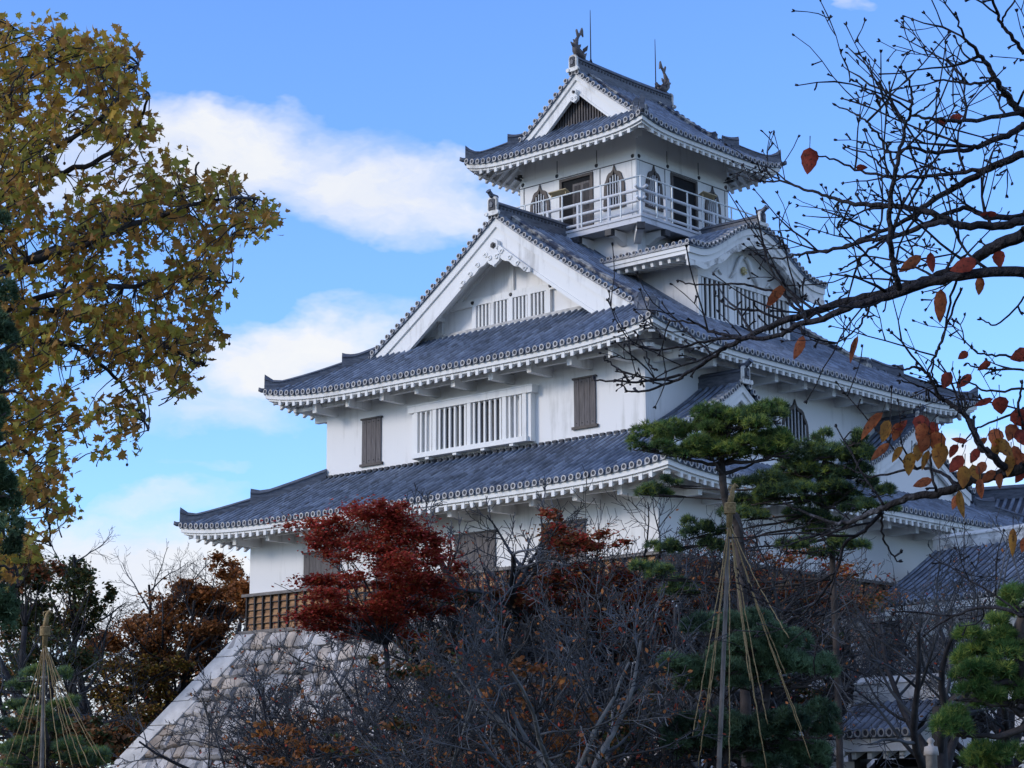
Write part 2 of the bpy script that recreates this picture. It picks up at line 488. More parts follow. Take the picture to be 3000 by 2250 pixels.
def hip_ridge(R, parent, which, dtop, split, h1=0.42, h2=0.30, w=0.34):
    cx, cy, sx, sy = ((R.x0, R.y0, 1, 1), (R.x0, R.y1, 1, -1), (R.x1, R.y0, -1, 1), (R.x1, R.y1, -1, -1))[which]
    q = lambda d: (cx+sx*d, cy+sy*d, R.h(max(d, 0), max(d, 0))+0.05)
    m = MB()
    if dtop > split: ridge_strip(m, [q(d) for d in linspace(dtop, split, 9)], w, h1, 0, 0.28)
    ridge_strip(m, [q(d) for d in linspace(max(split, 0.3)+0.05, 0.02, 10)], w*0.82, h2, 0, 0.42, cl=0.75)
    # pointed tile that closes the corner under the ridge
    p = Vector(q(0)); o = Vector((-sx, -sy, 0)).normalized()
    m.tube([p+o*-0.3+Vector((0, 0, -0.02)), p+o*0.1+Vector((0, 0, 0.0)), p+o*0.22+Vector((0, 0, 0.05))], [0.10, 0.10, 0.09], 8)
    return m.build('corner_ridge', MT['ridge'], parent)
def onigawara(parent, c, ou, w=0.62, h=0.8, horn=True):
    """ridge-end plaque: white edged frame, dark centre, rolled horn tile on top"""
    c = Vector(c); ou = Vector(ou).normalized(); r = ou.cross(Vector((0, 0, 1))); z = Vector((0, 0, 1))
    m = MB()
    def plate(pts, d0, d1, mat): m.prism([c+r*x+z*y+ou*d0 for x, y in pts], ou*(d1-d0), mat)
    out = [(-.30, 0), (-.46, .02), (-.5, .16), (-.36, .22), (-.36, .82), (-.26, .96), (0, 1), (.26, .96), (.36, .82), (.36, .22), (.5, .16), (.46, .02), (.30, 0)]
    plate([(x*w, y*h) for x, y in out], -0.12, 0.0, 0)
    plate([(x*w, y*h) for x, y in ((-.24, .26), (-.24, .80), (-.16, .86), (.16, .86), (.24, .80), (.24, .26))], 0.001, 0.03, 1)
    plate([(x*w, y*h) for x, y in ((-.08, .40), (-.14, .58), (0, .72), (.14, .58), (.08, .40))], 0.031, 0.07, 2)
    for s in (-1, 1):
        m.tube([c+r*s*w*.42+z*h*.1+ou*-.05, c+r*s*w*.42+z*h*.1+ou*.05], [0.09, 0.09], 9, 0)
    if horn:
        m.tube([c+z*h*1.0-ou*.30, c+z*h*1.02+ou*.0, c+z*h*1.22+ou*.2], [0.11, 0.11, 0.10], 9, 2)
        m.tube([c+z*h*1.215+ou*.197, c+z*h*1.24+ou*.22], [0.125, 0.125], 9, 2)
    return m.build('ridge_end_tile', [MT['worn'], MT['tilec'], MT['ridge']], parent)
def rake_tiles(mb, pts, ou, ln=0.5):
    """short round tiles laid across a gable's sloping edge, their ends facing out"""
    ou = Vector(ou)
    for p, sl in pts:
        p = Vector(p); rr = []
        sl = Vector(sl).normalized(); nz = sl.cross(ou)
        if nz.z < 0: nz = -nz
        for q in (0.05, -ln):
            rr.append([p+ou*q+sl*0.082*math.cos(R_(a))+nz*(0.09*math.sin(R_(a))+0.02) for a in (0, 45, 90, 135, 180)])
        mb.grid(rr, 1, True)
        tile_end(mb, p+ou*0.05+nz*0.03, ou, 0.115)

# --- first tier: skirt roof
B1 = 2.22
A1 = 4.35
R1 = Roof(-A1, R2+A1, -A1, L2+A1, -6.70, lambda d: .50*d+.0065*d*d, 0.34, 11.0, 8.0)
roof1 = MB()
for s in range(4):
    a, b = R1.rng(s)
    slope_tiles(roof1, R1, s, a, b, lambda t, s=s: min(A1+0.02, R1.sc(s, t)))
# flashing course where the roof meets the wall
for s in range(4):
    a, b = R1.rng(s)
    for t in linspace(a+A1, b-A1, 52):
        c = Vector(R1.pt(s, t, A1-0.06, 0.12)); o = Vector(R1.out(s)); ax = Vector(R1.along(s))
        roof1.bar(c-ax*0.10, c+ax*0.10, 0.12, 0.10, 3)
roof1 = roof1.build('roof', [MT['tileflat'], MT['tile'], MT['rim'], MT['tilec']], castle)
eave_trim(R1, roof1, A1-B1)
for k in range(4): hip_ridge(R1, roof1, k, A1 if k in (1, 3) else 2.7, 2.1)
w = MB(); w.box(-B1, R2+B1, -B1, L2+B1, Z0-9.35, Z0-5.80)
w.build('wall', MT['plaster'], castle)
def eave_beams(R, parent, off, ov, zoff, step, reach, sides=(0, 1, 2, 3)):
    """heavy beam ends that carry the eave, and the purlin they carry"""
    for s in sides:
        a, b = R.rng(s); a += off; b -= off
        n = round((b-a-1.2)/step); ou = Vector(R.out(s))
        for i in range(n+1):
            t = a+0.6+(b-a-1.2)*i/n
            base = Vector(R.pt(s, t, off, 0)); base.z = R.ze+zoff
            m = MB(); m.bar(base-ou*0.3, base+ou*reach, 0.23, 0.36)
            m.build('eave_beam', MT['trim'], parent)
        m = MB()
        p0, p1 = Vector(R.pt(s, a-reach+0.2, off, 0)), Vector(R.pt(s, b+reach-0.2, off, 0))
        p0.z = p1.z = R.ze+zoff+0.13
        m.bar(p0+ou*(reach-0.42), p1+ou*(reach-0.42), 0.16, 0.14)
        m.build('eave_purlin', MT['trim'], parent)
eave_beams(R1, roof1, A1-B1, 0, -0.48, 2.0, 1.40, (0, 1))

# weatherboarded foot of the wall
bd = MB(); nrow = 5
for s in (0, 1, 2, 3):
    for i in range(nrow):
        z0 = Z0-10.82+(1.42)*i/nrow; z1 = z0+1.42/nrow
        e0, e1 = 0.10, 0.045
        x0, x1, y0, y1 = -B1, R2+B1, -B1, L2+B1
        c = [((x0, y0), (x0, y1)), ((x0, y0), (x1, y0)), ((x1, y0), (x1, y1)), ((x0, y1), (x1, y1))][s]
        o = Vector(((-1, 0, 0), (0, -1, 0), (1, 0, 0), (0, 1, 0))[s])
        A, B = Vector((*c[0], 0)), Vector((*c[1], 0)); ax = (B-A).normalized()
        npl = 9
        for k in range(npl):
            P0 = A-ax*0.05+(B-A+ax*0.1)*k/npl; P1 = A-ax*0.05+(B-A+ax*0.1)*((k+1)/npl-0.0008)
            j = random.uniform(-.006, .006)
            q = [P0+o*(-0.02)+Vector((0, 0, z0)), P1+o*(-0.02)+Vector((0, 0, z0)), P1+o*(e0+j)+Vector((0, 0, z0)), P0+o*(e0+j)+Vector((0, 0, z0))]
            r = [P0+o*(-0.02)+Vector((0, 0, z1)), P1+o*(-0.02)+Vector((0, 0, z1)), P1+o*(e1+j)+Vector((0, 0, z1)), P0+o*(e1+j)+Vector((0, 0, z1))]
            bd.hexa(q, r, 0)
bdo = bd.build('weatherboard', MT['board'], castle)
bt = MB()
for s in (0, 1):
    Lg = (L2+2*B1) if s == 0 else (R2+2*B1)
    n = round(Lg/0.5)
    for i in range(n+1):
        t = -B1+Lg*i/n
        if s == 0: bt.box(-B1-0.17, -B1-0.05, t-0.035, t+0.035, Z0-10.82, Z0-9.40)
        else: bt.box(t-0.035, t+0.035, -B1-0.17, -B1-0.05, Z0-10.82, Z0-9.40)
    for k in range(1, 5):
        z = Z0-10.82+1.42*k/5
        if s == 0: bt.box(-B1-0.125, -B1-0.04, -B1, L2+B1, z-0.016, z+0.012)
        else: bt.box(-B1, R2+B1, -B1-0.125, -B1-0.04, z-0.016, z+0.012)
bt.build('battens', MT['batten'], bdo)
sl_ = MB()
for z0, z1, e in ((-9.40, -9.28, 0.24), (-10.97, -10.82, 0.30)):
    sl_.box(-B1-e, R2+B1+e, -B1-e, -B1+0.02, Z0+z0, Z0+z1)
    sl_.box(-B1-e, -B1+0.02, -B1+0.022, L2+B1+e, Z0+z0, Z0+z1)
    sl_.box(R2+B1-0.02, R2+B1+e, -B1+0.022, L2+B1+e, Z0+z0, Z0+z1)
    sl_.box(-B1+0.022, R2+B1-0.022, L2+B1-0.02, L2+B1+e, Z0+z0, Z0+z1)
sl_.build('wall_sill', MT['sill'], castle)

def shutter(y0, y1, z0, z1, xw, n=4, parent=castle):
    m = MB(); z0 += Z0; z1 += Z0
    for i in range(n):
        a = y0+(y1-y0)*i/n; b = y0+(y1-y0)*(i+1)/n
        m.box(xw-0.07-0.006*(i % 2), xw+0.02, a+0.008, b-0.008, z0, z1)
    o = m.build('shutter', MT['wood'], parent)
    for e, a, b in ((0.10, z0-0.11, z0-0.004), (0.06, z1+0.004, z1+0.07)):
        f = MB(); f.box(xw-0.115, xw+0.01, y0-e, y1+e, a, b); f.build('shutter_rail', MT['brown'], o)
    b = MB()
    for i in range(n):
        yc = y0+(y1-y0)*(i+0.5)/n
        for zz in (z0+0.12, z1-0.12): b.box(xw-0.095, xw-0.06, yc-0.018, yc+0.018, zz-0.018, zz+0.018)
    b.build('studs', MT['iron'], o)
    return o
shutter(14.0, 16.1, -9.2, -7.88, -B1, 6)
shutter(5.50, 7.6, -9.2, -7.88, -B1, 6)
shutter(9.75, 11.85, -9.2, -7.88, -B1, 6)
shutter(1.1, 3.2, -9.2, -7.88, -B1, 6)

# --- second storey walls
w = MB(); w.box(0, R2, 0, L2, Z0-4.60, Z0-0.36)
w.build('wall', MT['plaster'], castle)
shutter(13.93, 15.05, -4.0, -2.14, 0.0)
shutter(2.36, 3.42, -3.87, -2.05, 0.0)

def lattice_x(xw, y0, y1, z0, z1, groups, depth, post=0.2, parent=castle, sill=True):
    """projecting barred window facing -x"""
    zz0, zz1 = Z0+z0, Z0+z1
    f = MB()
    xo = xw-depth
    n = sum(groups); tot = (y1-y0)-post*(len(groups)+1)
    f.box(xo-0.06, xw, y0-0.34, y1+0.34, zz1, zz1+0.26); f.box(xo-0.09, xw, y0-0.38, y1+0.38, zz1+0.262, zz1+0.31)
    f.box(xo-0.10, xw, y0-0.06, y1+0.06, zz0-0.20, zz0)
    f.box(xo+0.05, xw, y0-0.18, y0-0.002, zz0-0.2, zz1-0.002); f.box(xo+0.05, xw, y1+0.002, y1+0.18, zz0-0.2, zz1-0.002)
    for k in range(4):
        yy = y0+(y1-y0)*(k+0.5)/4; f.box(xo-0.05, xw, yy-0.1, yy+0.1, zz0-0.30, zz0-0.203)
    y = y0; bars = []
    for gq in groups+[0]:
        f.box(xo-0.03, xo+0.14, y, y+post, zz0+0.002, zz1-0.002); y += post
        if gq:
            wd_ = tot*gq/n; bars.append((y, y+wd_, gq)); y += wd_
    o = f.build('lattice_window', MT['trim'], parent)
    b = MB()
    for a, c, k in bars:
        for i in range(k):
            yy = a+(c-a)*(i+0.5)/k
            b.box(xo+0.02, xo+0.09, yy-0.046, yy+0.046, zz0+0.004, zz1-0.004)
    b.build('window_bars', MT['trim'], o)
    for n_, (a, c, k) in enumerate(bars):      # the outer bays are plastered shut behind their bars
        p = MB(); p.box(xw-0.035, xw-0.012, a-0.02, c+0.02, zz0+0.002, zz1-0.002)
        p.build('window_pane', MT['trim' if n_ in (0, len(bars)-1) else 'pane'], o)
    fr = MB()
    for a, c, k in bars[1:-1]:
        for q in (a+0.12, (a+c)/2, c-0.12): fr.box(xw-0.075, xw-0.036, q-0.04, q+0.04, zz0+0.01, zz1-0.01)
    fr.build('sash', MT['trim'], o)
    return o
lattice_x(0.0, 5.60, 11.70, -3.98, -2.28, [3, 6, 6, 3], 0.34)

def bell_outline(w, h):
    """flame-headed window outline, (x, z) with z from 0 to h, w wide at the foot"""
    pts = [(-.50, 0), (-.465, .42), (-.455, .54), (-.42, .63), (-.365, .685), (-.345, .72), (-.31, .785), (-.24, .83), (-.13, .85), (-.065, .885), (-.03, .94), (0, 1)]
    pts = [(x*w, z*h) for x, z in pts]
    return pts+[(-x, z) for x, z in reversed(pts[:-1])]
def bell_window(c, ax, ou, w, h, parent=castle, nb=6, t=0.13):
    c = Vector(c); ax = Vector(ax); ou = Vector(ou); z = Vector((0, 0, 1))
    o_ = bell_outline(w, h); cz = h*0.45
    inner = [(x*(w-2*t)/w, t*0.5+(q*(h-t*1.9)/h)) for x, q in o_]
    f = MB()
    A = [c+ax*x+z*q+ou*0.07 for x, q in o_]; B = [c+ax*x+z*q+ou*0.07 for x, q in inner]
    C = [p-ou*0.10 for p in A]; D = [p-ou*0.09 for p in B]
    f.grid([C, A, B, D], 0, False, True)
    fo = f.build('bell_window', MT['brown'], parent)
    b = MB()
    iw = w-2*t
    for i in range(nb):
        x = -iw/2+iw*(i+0.5)/nb
        top = 0
        for (xa, za), (xb, zb) in zip(inner, inner[1:]):
            if min(xa, xb) <= x <= max(xa, xb) and abs(xb-xa) > 1e-6: top = max(top, za+(zb-za)*(x-xa)/(xb-xa))
        b.bar(c+ax*x+z*(t*0.5)+ou*0.03, c+ax*x+z*(top-0.01)+ou*0.03, 0.046, 0.04, 0, ax)
    b.build('window_bars', MT['railwood'] if nb > 5 else MT['brown'], fo)
    p = MB(); p.poly([c+ax*x+z*q+ou*0.008 for x, q in inner])
    p.build('window_pane', MT['dark'], fo)
    return fo
bell_window((MX, 0, Z0-4.05), (1, 0, 0), (0, -1, 0), 1.95, 2.2, nb=7)

# --- second tier: large hip-and-gable roof
O2 = 1.92
P2f = lambda d: .565*d+.0085*d*d
RF2 = Roof(-O2, R2+O2, -O2, L2+O2, -1.075, P2f, 0.48, 10.5, 9.0)
HALF2 = MY+O2
XG = 1.19                      # plane of the gable's edge
DG = XG+O2
GW = 2.30                      # plane of the gable wall
def irimoya(R, half, dg, dwall, parent, nseg=11, nm='roof'):
    m = MB()
    for s in (0, 2):
        a, b = R.rng(s)
        slope_tiles(m, R, s, a, b, lambda t: min(dwall, R.sc(s, t)), 6)
    for s in (1, 3):
        a, b = R.rng(s)
        slope_tiles(m, R, s, a, a+dg, lambda t: R.sc(s, t), 5)
        slope_tiles(m, R, s, a+dg, b-dg, lambda t: half, nseg)
        slope_tiles(m, R, s, b-dg, b, lambda t: R.sc(s, t), 5)
    # gable edges
    for s in (1, 3):
        a, b = R.rng(s)
        for xx, sg in ((a+dg, -1), (b-dg, 1)):
            d = dg*0.93; pts = []
            while d < half-0.1:
                p = Vector(R.pt(s, xx, d)); q = Vector(R.pt(s, xx, d+0.1))
                pts.append((p, q-p)); d += 0.30
            rake_tiles(m, pts, (sg, 0, 0))
            rows = []
            for d in linspace(dg*0.93, half, 14):
                p = Vector(R.pt(s, xx, d)); rows.append([p+Vector((sg*0.03, 0, 0.0)), p+Vector((sg*0.03, 0, -0.13)), p+Vector((-sg*0.3, 0, -0.13))])
            m.grid(rows, 1)
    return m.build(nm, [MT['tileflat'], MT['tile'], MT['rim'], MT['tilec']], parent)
roof2 = irimoya(RF2, HALF2, DG, GW+O2, castle)
eave_trim(RF2, roof2, O2)
eave_beams(RF2, roof2, O2, 0, -0.50, 2.0, 1.28)
for k in range(4): hip_ridge(RF2, roof2, k, DG+0.25, 2.35, 0.40, 0.28)

def gable(R, half, dg, xg, sg, parent, bh, pend, xwall, lattice=False):
    """barge boards, their soffit and the pendant of one gable facing sg along x"""
    d0 = dg*0.98
    ym = (R.y0+R.y1)/2
    for s in (1, 3):
        bb = MB()
        for x_, z0, z1, th in ((-0.05, -0.135, -0.135-bh*0.30, 0.16), (-0.13, -0.138-bh*0.30, -0.135-bh*0.86, 0.14), (-0.08, -0.138-bh*0.86, -0.135-bh, 0.16)):
            rows = []
            for k, d in enumerate(linspace(d0, half, 16)):
                fl = 1+0.22*(1-k/15)**2
                p = Vector(R.pt(s, xg, min(d, half)))
                y = Vector((sg*x_, 0, 0))
                rows.append([p+y+Vector((0, 0, z0*fl)), p+y+Vector((0, 0, z1*fl)), p+y+Vector((-sg*th, 0, z1*fl)), p+y+Vector((-sg*th, 0, z0*fl))])
            bb.grid(rows, 0, False, True); bb.poly(rows[0])
        bb.build('barge_board', MT['trim'], parent)
    sf = MB()
    for s in (1, 3):
        rows = []
        for d in linspace(d0, half, 12):
            p = Vector(R.pt(s, xg, d)); rows.append([p+Vector((-sg*0.2, 0, -0.16-bh*0.55)), Vector((xwall, p.y, p.z-0.16-bh*0.55))])
        sf.grid(rows, 0)
    sf.build('gable_soffit', MT['trim'], parent)
    # pendant under the apex
    m = MB(); c = Vector((xg+sg*0.02, ym, R.h(half, 99)-0.15-bh*1.06)); k = pend
    yz = lambda pts, d0, d1, mat=0: m.prism([c+Vector((sg*d0, y*k, z*k)) for y, z in pts], (sg*(d1-d0), 0, 0), mat)
    body = [(0, .42), (.20, .30), (.24, .06), (.16, -.05), (.26, -.16), (.36, -.34), (.31, -.56), (.17, -.66), (.06, -.70), (0, -.78)]
    yz(body+[(-y, z) for y, z in reversed(body[1:-1])], -0.10, 0.06)
    for sy in (-1, 1):
        sp = [(sy*(.19+.13*math.cos(a)*(1-a/9)), -.40+.13*math.sin(a)*(1-a/9)) for a in linspace(0.6, 6.6, 15)]
        m.tube([c+Vector((sg*0.07, y*k, z*k)) for y, z in sp], 0.038*k, 5, 0)
        if not lattice:
            # scrolled fins that follow the boards
            sl = P2f(half)-P2f(half-1); fin = []
            for i in range(15):
                q = i/14; y = .22+1.75*q
                fin.append((sy*y, .30-y*sl*1.02))
            low = []
            for i in range(15):
                q = 1-i/14; y = .22+1.75*q
                low.append((sy*y, .30-y*sl*1.02-(.46-.30*q)-.10*abs(math.sin(q*9.4))))
            yz(fin+low, -0.08, 0.03)
            for q in (0.12, 0.38, 0.62, 0.85):
                y = .22+1.75*q; z = .30-y*sl*1.02-.2
                sp = [(sy*(y+.12*math.cos(a)*(1-a/10)), z+.12*math.sin(a)*(1-a/10)) for a in linspace(0, 6.6, 13)]
                m.tube([c+Vector((sg*0.045, yy*k, zz*k)) for yy, zz in sp], 0.032*k, 5, 0)
    po = m.build('gable_pendant', MT['trim'], parent)
    b = MB()
    for r_, d0_, d1_ in ((.135, .06, .11), (.07, .11, .15)):
        b.prism([c+Vector((sg*d0_, r_*k*math.cos(R_(60*i+30)), .12*k+r_*k*math.sin(R_(60*i+30)))) for i in range(6)], (sg*(d1_-d0_), 0, 0), 0)
    b.build('boss', MT['iron'], po)
for xg_, sg_, xw_ in ((XG, -1, GW), (R2-XG, 1, R2-GW)): gable(RF2, HALF2, DG, xg_, sg_, castle, 1.22, 1.0, xw_)

# gable wall with beams and barred window
def gable_wall(R, half, xw, sg, zb, parent, drop=0.5):
    m = MB(); pts = []
    ym = (R.y0+R.y1)/2; d_b = 0
    while R.h(d_b, 99)-drop < zb: d_b += 0.02
    for d in linspace(d_b, half, 14): pts.append((xw, R.y0+d, R.h(d, 99)-drop))
    for d in reversed(linspace(d_b, half, 14)[:-1]): pts.append((xw, R.y1-d, R.h(d, 99)-drop))
    m.prism(pts, (-sg*0.3, 0, 0), 0)
    return m.build('gable_wall', MT['plaster'], parent)
for xw_, sg_ in ((GW, -1), (R2-GW, 1)):
    gwo = gable_wall(RF2, HALF2, xw_, sg_, Z0+0.9, castle)
    bm = MB(); X = lambda q: xw_+sg_*q
    def bx(mb, d, y0, y1, z0, z1, mat=0):
        a, b = sorted((xw_-sg_*0.02, X(d))); mb.box(a, b, y0, y1, Z0+z0, Z0+z1, mat)
    bx(bm, 0.20, 3.3, L2-3.3, 1.06, 1.46)                 # sill beam
    bx(bm, 0.14, 5.1, L2-5.1, 2.48, 2.78)                 # lintel
    bx(bm, 0.12, MY-0.13, MY+0.13, 2.782, 5.0)            # king post
    for sy in (-1, 1):
        bm.bar((X(0.05), MY+sy*3.0, Z0+2.80), (X(0.05), MY+sy*0.95, Z0+4.35), 0.26, 0.14, 0, (1, 0, 0))
        bx(bm, 0.12, MY+sy*4.05-0.12, MY+sy*4.05+0.12, 1.462, 2.1)
        bx(bm, 0.60, MY+sy*4.0-0.13, MY+sy*4.0+0.13, 2.102, 2.36)
    bm.build('gable_beam', MT['trim'], gwo)
    fl = MB()
    for side_ in ((0,) if sg_ < 0 else (2,)):
        dd = GW+O2-0.12
        rows = []
        for t in linspace(RF2.y0+dd, RF2.y1-dd, 40):
            p0 = Vector(RF2.pt(side_, t, dd)); o_ = Vector((sg_, 0, 0))
            rows.append([p0+o_*0.10+Vector((0, 0, .02)), p0+o_*0.08+Vector((0, 0, .13)), p0-o_*0.12+Vector((0, 0, .17)), p0-o_*0.12])
        fl.grid(rows, 0)
    fl.build('flashing', MT['rim'], gwo)
    y0, y1 = MY-2.05, MY+2.05
    for i in range(5):
        f = MB(); yy = y0+(y1-y0)*i/4; hw = 0.11 if i in (0, 2, 4) else 0.085
        bx(f, 0.16, yy-hw, yy+hw, 1.463, 2.478)
        f.build('window_post', MT['trim'], gwo)
    b = MB()
    for i in range(4):
        a, c = y0+(y1-y0)*i/4+0.11, y0+(y1-y0)*(i+1)/4-0.11
        for k in range(4):
            yy = a+(c-a)*(k+0.5)/4; bx(b, 0.10, yy-0.045, yy+0.045, 1.464, 2.477)
    b.build('window_bars', MT['trim'], gwo)
    p = MB(); bx(p, 0.015, y0, y1, 1.465, 2.476); p.build('window_pane', MT['pane'], gwo)
    for yy in (MY, MY-2.15, MY+2.15):
        nl = MB(); nl.tube([(X(0.14), yy, Z0+2.63), (X(0.19), yy, Z0+2.63)], [0.085, 0.06], 10)
        nl.build('nail_cover', MT['iron'], gwo)

def main_ridge(R, half, xa, xb, parent, hgt, w=0.46, sag=0.0, ends=(True, True)):
    z = R.h(half, 99)
    m = MB(); n = 16; path = []
    for i in range(n+1):
        q = i/n; path.append((xa+(xb-xa)*q, (R.y0+R.y1)/2, z-0.02+sag*(2*q-1)**2))
    ridge_strip(m, path, w, hgt, 0, 0)
    # rows of small discs on the stack
    for i in range(int((xb-xa)/0.22)):
        x = xa+0.15+i*0.22; q = (x-xa)/(xb-xa); zz = z+sag*(2*q-1)**2+hgt*0.47
        for sy in (-1, 1): m.tube([(x, (R.y0+R.y1)/2+sy*w*0.36, zz), (x, (R.y0+R.y1)/2+sy*w*0.45, zz)], [0.06, 0.06], 7, 1)
    return m.build('main_ridge', [MT['ridge'], MT['tilec']], parent)
TX0, TX1, TY0, TY1 = 6.493, R2-6.493, 5.371, L2-5.371        # tower walls
ym = MY
zr2 = RF2.h(HALF2, 99)
main_ridge(RF2, HALF2, XG-0.02, TX0+0.1, roof2, 0.62)
main_ridge(RF2, HALF2, TX1-0.1, R2-XG+0.02, roof2, 0.62)
onigawara(roof2, (XG-0.16, ym, zr2-0.05), (-1, 0, 0), 0.72, 0.80)
onigawara(roof2, (R2-XG+0.16, ym, zr2-0.05), (1, 0, 0), 0.72, 0.80)
def descending_ridges(R, half, dg, ins, dl, parent, hh=0.26, w=0.46):
    for s in (1, 3):
        a, b = R.rng(s)
        for xx in (a+dg+ins, b-dg-ins):
            m = MB()
            ridge_strip(m, [Vector(R.pt(s, xx, d, 0.06)) for d in linspace(half-0.25, dl, 14)], w, hh, 0, 0.22, cl=0.6)
            m.build('descending_ridge', MT['mortar'], parent)
descending_ridges(RF2, HALF2, DG, 1.0, 3.0, roof2)

# --- dormer with an undulating gable on the long slope
DX0, DX1, DY = MX-3.25, MX+3.25, 2.36
KH, KF = 4.90, 1.40                     # half width of its roof, front edge
def kz(u):
    u = abs(u); return Z0+4.08+1.65*0.5*(1+math.cos(math.pi*min(u, 4.3)/4.3))
w = MB()
pts = [(DX0, DY, Z0+0.4)]
pts = [(DX0, DY, Z0+0.3), (DX1, DY, Z0+0.3)]
for x in linspace(DX1, DX0, 22): pts.append((x, DY, kz(x-MX)-0.45))
w.prism(pts, (0, 3.2, 0))
dorm = w.build('dormer', MT['plaster'], castle)
dr_ = MB(); us = linspace(-KH, KH, 36)
rows = [[(MX+u, y, kz(u)) for y in linspace(KF, 6.6, 10)] for u in us]
dr_.grid(rows, 0)
sfk = MB(); sfk.grid([[(MX+u, y, kz(u)-0.47) for y in (KF+0.2, DY+0.1)] for u in us], 0)
for y in [KF+0.12+0.34*i for i in range(15)]:
    rr = []
    for u in us:
        zz = kz(u); sl = (kz(u+.01)-kz(u-.01))/.02
        rr.append([Vector((MX+u, y+0.078*math.cos(R_(a)), zz+0.01+0.085*math.sin(R_(a)))) for a in (0, 45, 90, 135, 180)])
    dr_.grid(rr, 1, True)
    for sg in (-1, 1): tile_end(dr_, Vector((MX+sg*(KH+0.03), y, kz(KH)+0.03)), (sg, 0, 0), 0.105)
pts = []; u = -KH+0.15
while u < KH-0.1:
    sl = (kz(u+.02)-kz(u-.02))/.04
    pts.append((Vector((MX+u, KF, kz(u))), Vector((1, 0, sl)))); u += 0.30/math.sqrt(1+sl*sl)
rake_tiles(dr_, pts, (0, -1, 0), 0.45)
sfk.build('soffit', MT['trim'], dorm)
dro = dr_.build('dormer_roof', [MT['tileflat'], MT['tile'], MT['rim'], MT['tilec']], dorm)
dr_ = MB()
for y0_, z0, z1, th in ((KF+0.02, -0.10, -0.135, 0.3),):
    rows = [[(MX+u, y0_, kz(u)-.01), (MX+u, y0_, kz(u)+z1), (MX+u, y0_+th, kz(u)+z1)] for u in us]; dr_.grid(rows, 0)
for sg in (-1, 1): dr_.bar((MX+sg*(KH-0.02), KF+0.05, kz(KH)-0.06), (MX+sg*(KH-0.02), 6.4, kz(KH)-0.06), 0.12, 0.10, 0)
dr_.build('flat_tile_edge', MT['tile'], dro)
bb = MB()
for y0_, z0, z1, th, mt in ((KF+0.07, -0.14, -0.40, 0.14, 0), (KF+0.15, -0.402, -0.66, 0.12, 0), (KF+0.11, -0.662, -0.92, 0.12, 1)):
    rows = []
    for u in linspace(-KH+0.03, KH-0.03, 40):
        fl = 1.0 if mt == 0 else 1+0.25*math.cos(u*4)
        zz = kz(u); rows.append([(MX+u, y0_, zz+z0), (MX+u, y0_, zz+z1*(1 if mt == 0 else 1)-(0.06*math.cos(u*5) if mt else 0)), (MX+u, y0_+th, zz+z1), (MX+u, y0_+th, zz+z0)])
    bb.grid(rows, mt, False, True); bb.poly(rows[0], mt); bb.poly(rows[-1], mt)
bb.build('barge_board', [MT['trim'], MT['worn']], dorm)
for sg in (-1, 1):
    ef = MB(); x = MX+sg*(KH-0.08)
    ef.bar((x, KF+0.23, kz(KH)-0.20), (x, 6.2, kz(KH)-0.20), 0.14, 0.16); ef.bar((x-sg*0.04, KF+0.23, kz(KH)-0.36), (x-sg*0.04, 6.2, kz(KH)-0.36), 0.12, 0.15)
    so_ = [[(MX+sg*u, y, kz(u)-0.46) for u in linspace(KH-0.1, 3.2, 6)] for y in (KF+0.23, 6.2)]
    ef.grid(so_, 0)
    ef.build('eave_fascia', MT['trim'], dorm)
for sg in (-1, 1):
    rf = MB()
    for i in range(11):
        y = KF+0.35+i*0.44
        rf.bar((MX+sg*(KH-0.2), y, kz(KH)-0.55), (MX+sg*3.2, y, kz(3.2)-0.55), 0.14, 0.17)
    rf.build('rafters', MT['trim'], dorm)
m = MB(); ridge_strip(m, [(MX, y, kz(0)+0.02) for y in linspace(KF-0.02, TY0-1.02, 8)], 0.42, 0.50)
m.build('dormer_ridge', MT['ridge'], dorm)
onigawara(dorm, (MX, KF-0.16, kz(0)), (0, -1, 0), 0.62, 0.62)
f = MB()
zz0, zz1 = Z0+1.50, Z0+3.16
for x in (DX0, DX0+2.10, DX1-2.30, DX1-0.2): f.box(x, x+0.2 if x != DX0+2.1 else x+0.36, DY-0.09, DY+0.02, zz0+0.002, zz1-0.002)
f.box(DX0-0.06, DX1+0.06, DY-0.12, DY+0.02, zz1, zz1+0.22); f.box(DX0-0.08, DX1+0.08, DY-0.16, DY+0.02, zz0-0.18, zz0)
fo = f.build('lattice_window', MT['trim'], dorm)
b = MB()
for a, c in ((DX0+0.2, DX0+2.1), (DX0+2.46, DX1-2.3), (DX1-2.1, DX1-0.2)):
    for k in range(6):
        x = a+(c-a)*(k+0.5)/6; b.box(x-0.062, x+0.062, DY-0.06, DY-0.006, zz0+0.003, zz1-0.003)
b.build('window_bars', MT['trim'], fo)
p = MB(); p.box(DX0+0.2, DX1-0.2, DY-0.004, DY+0.02, zz0+0.003, zz1-0.003); p.build('window_pane', MT['dark'], fo)
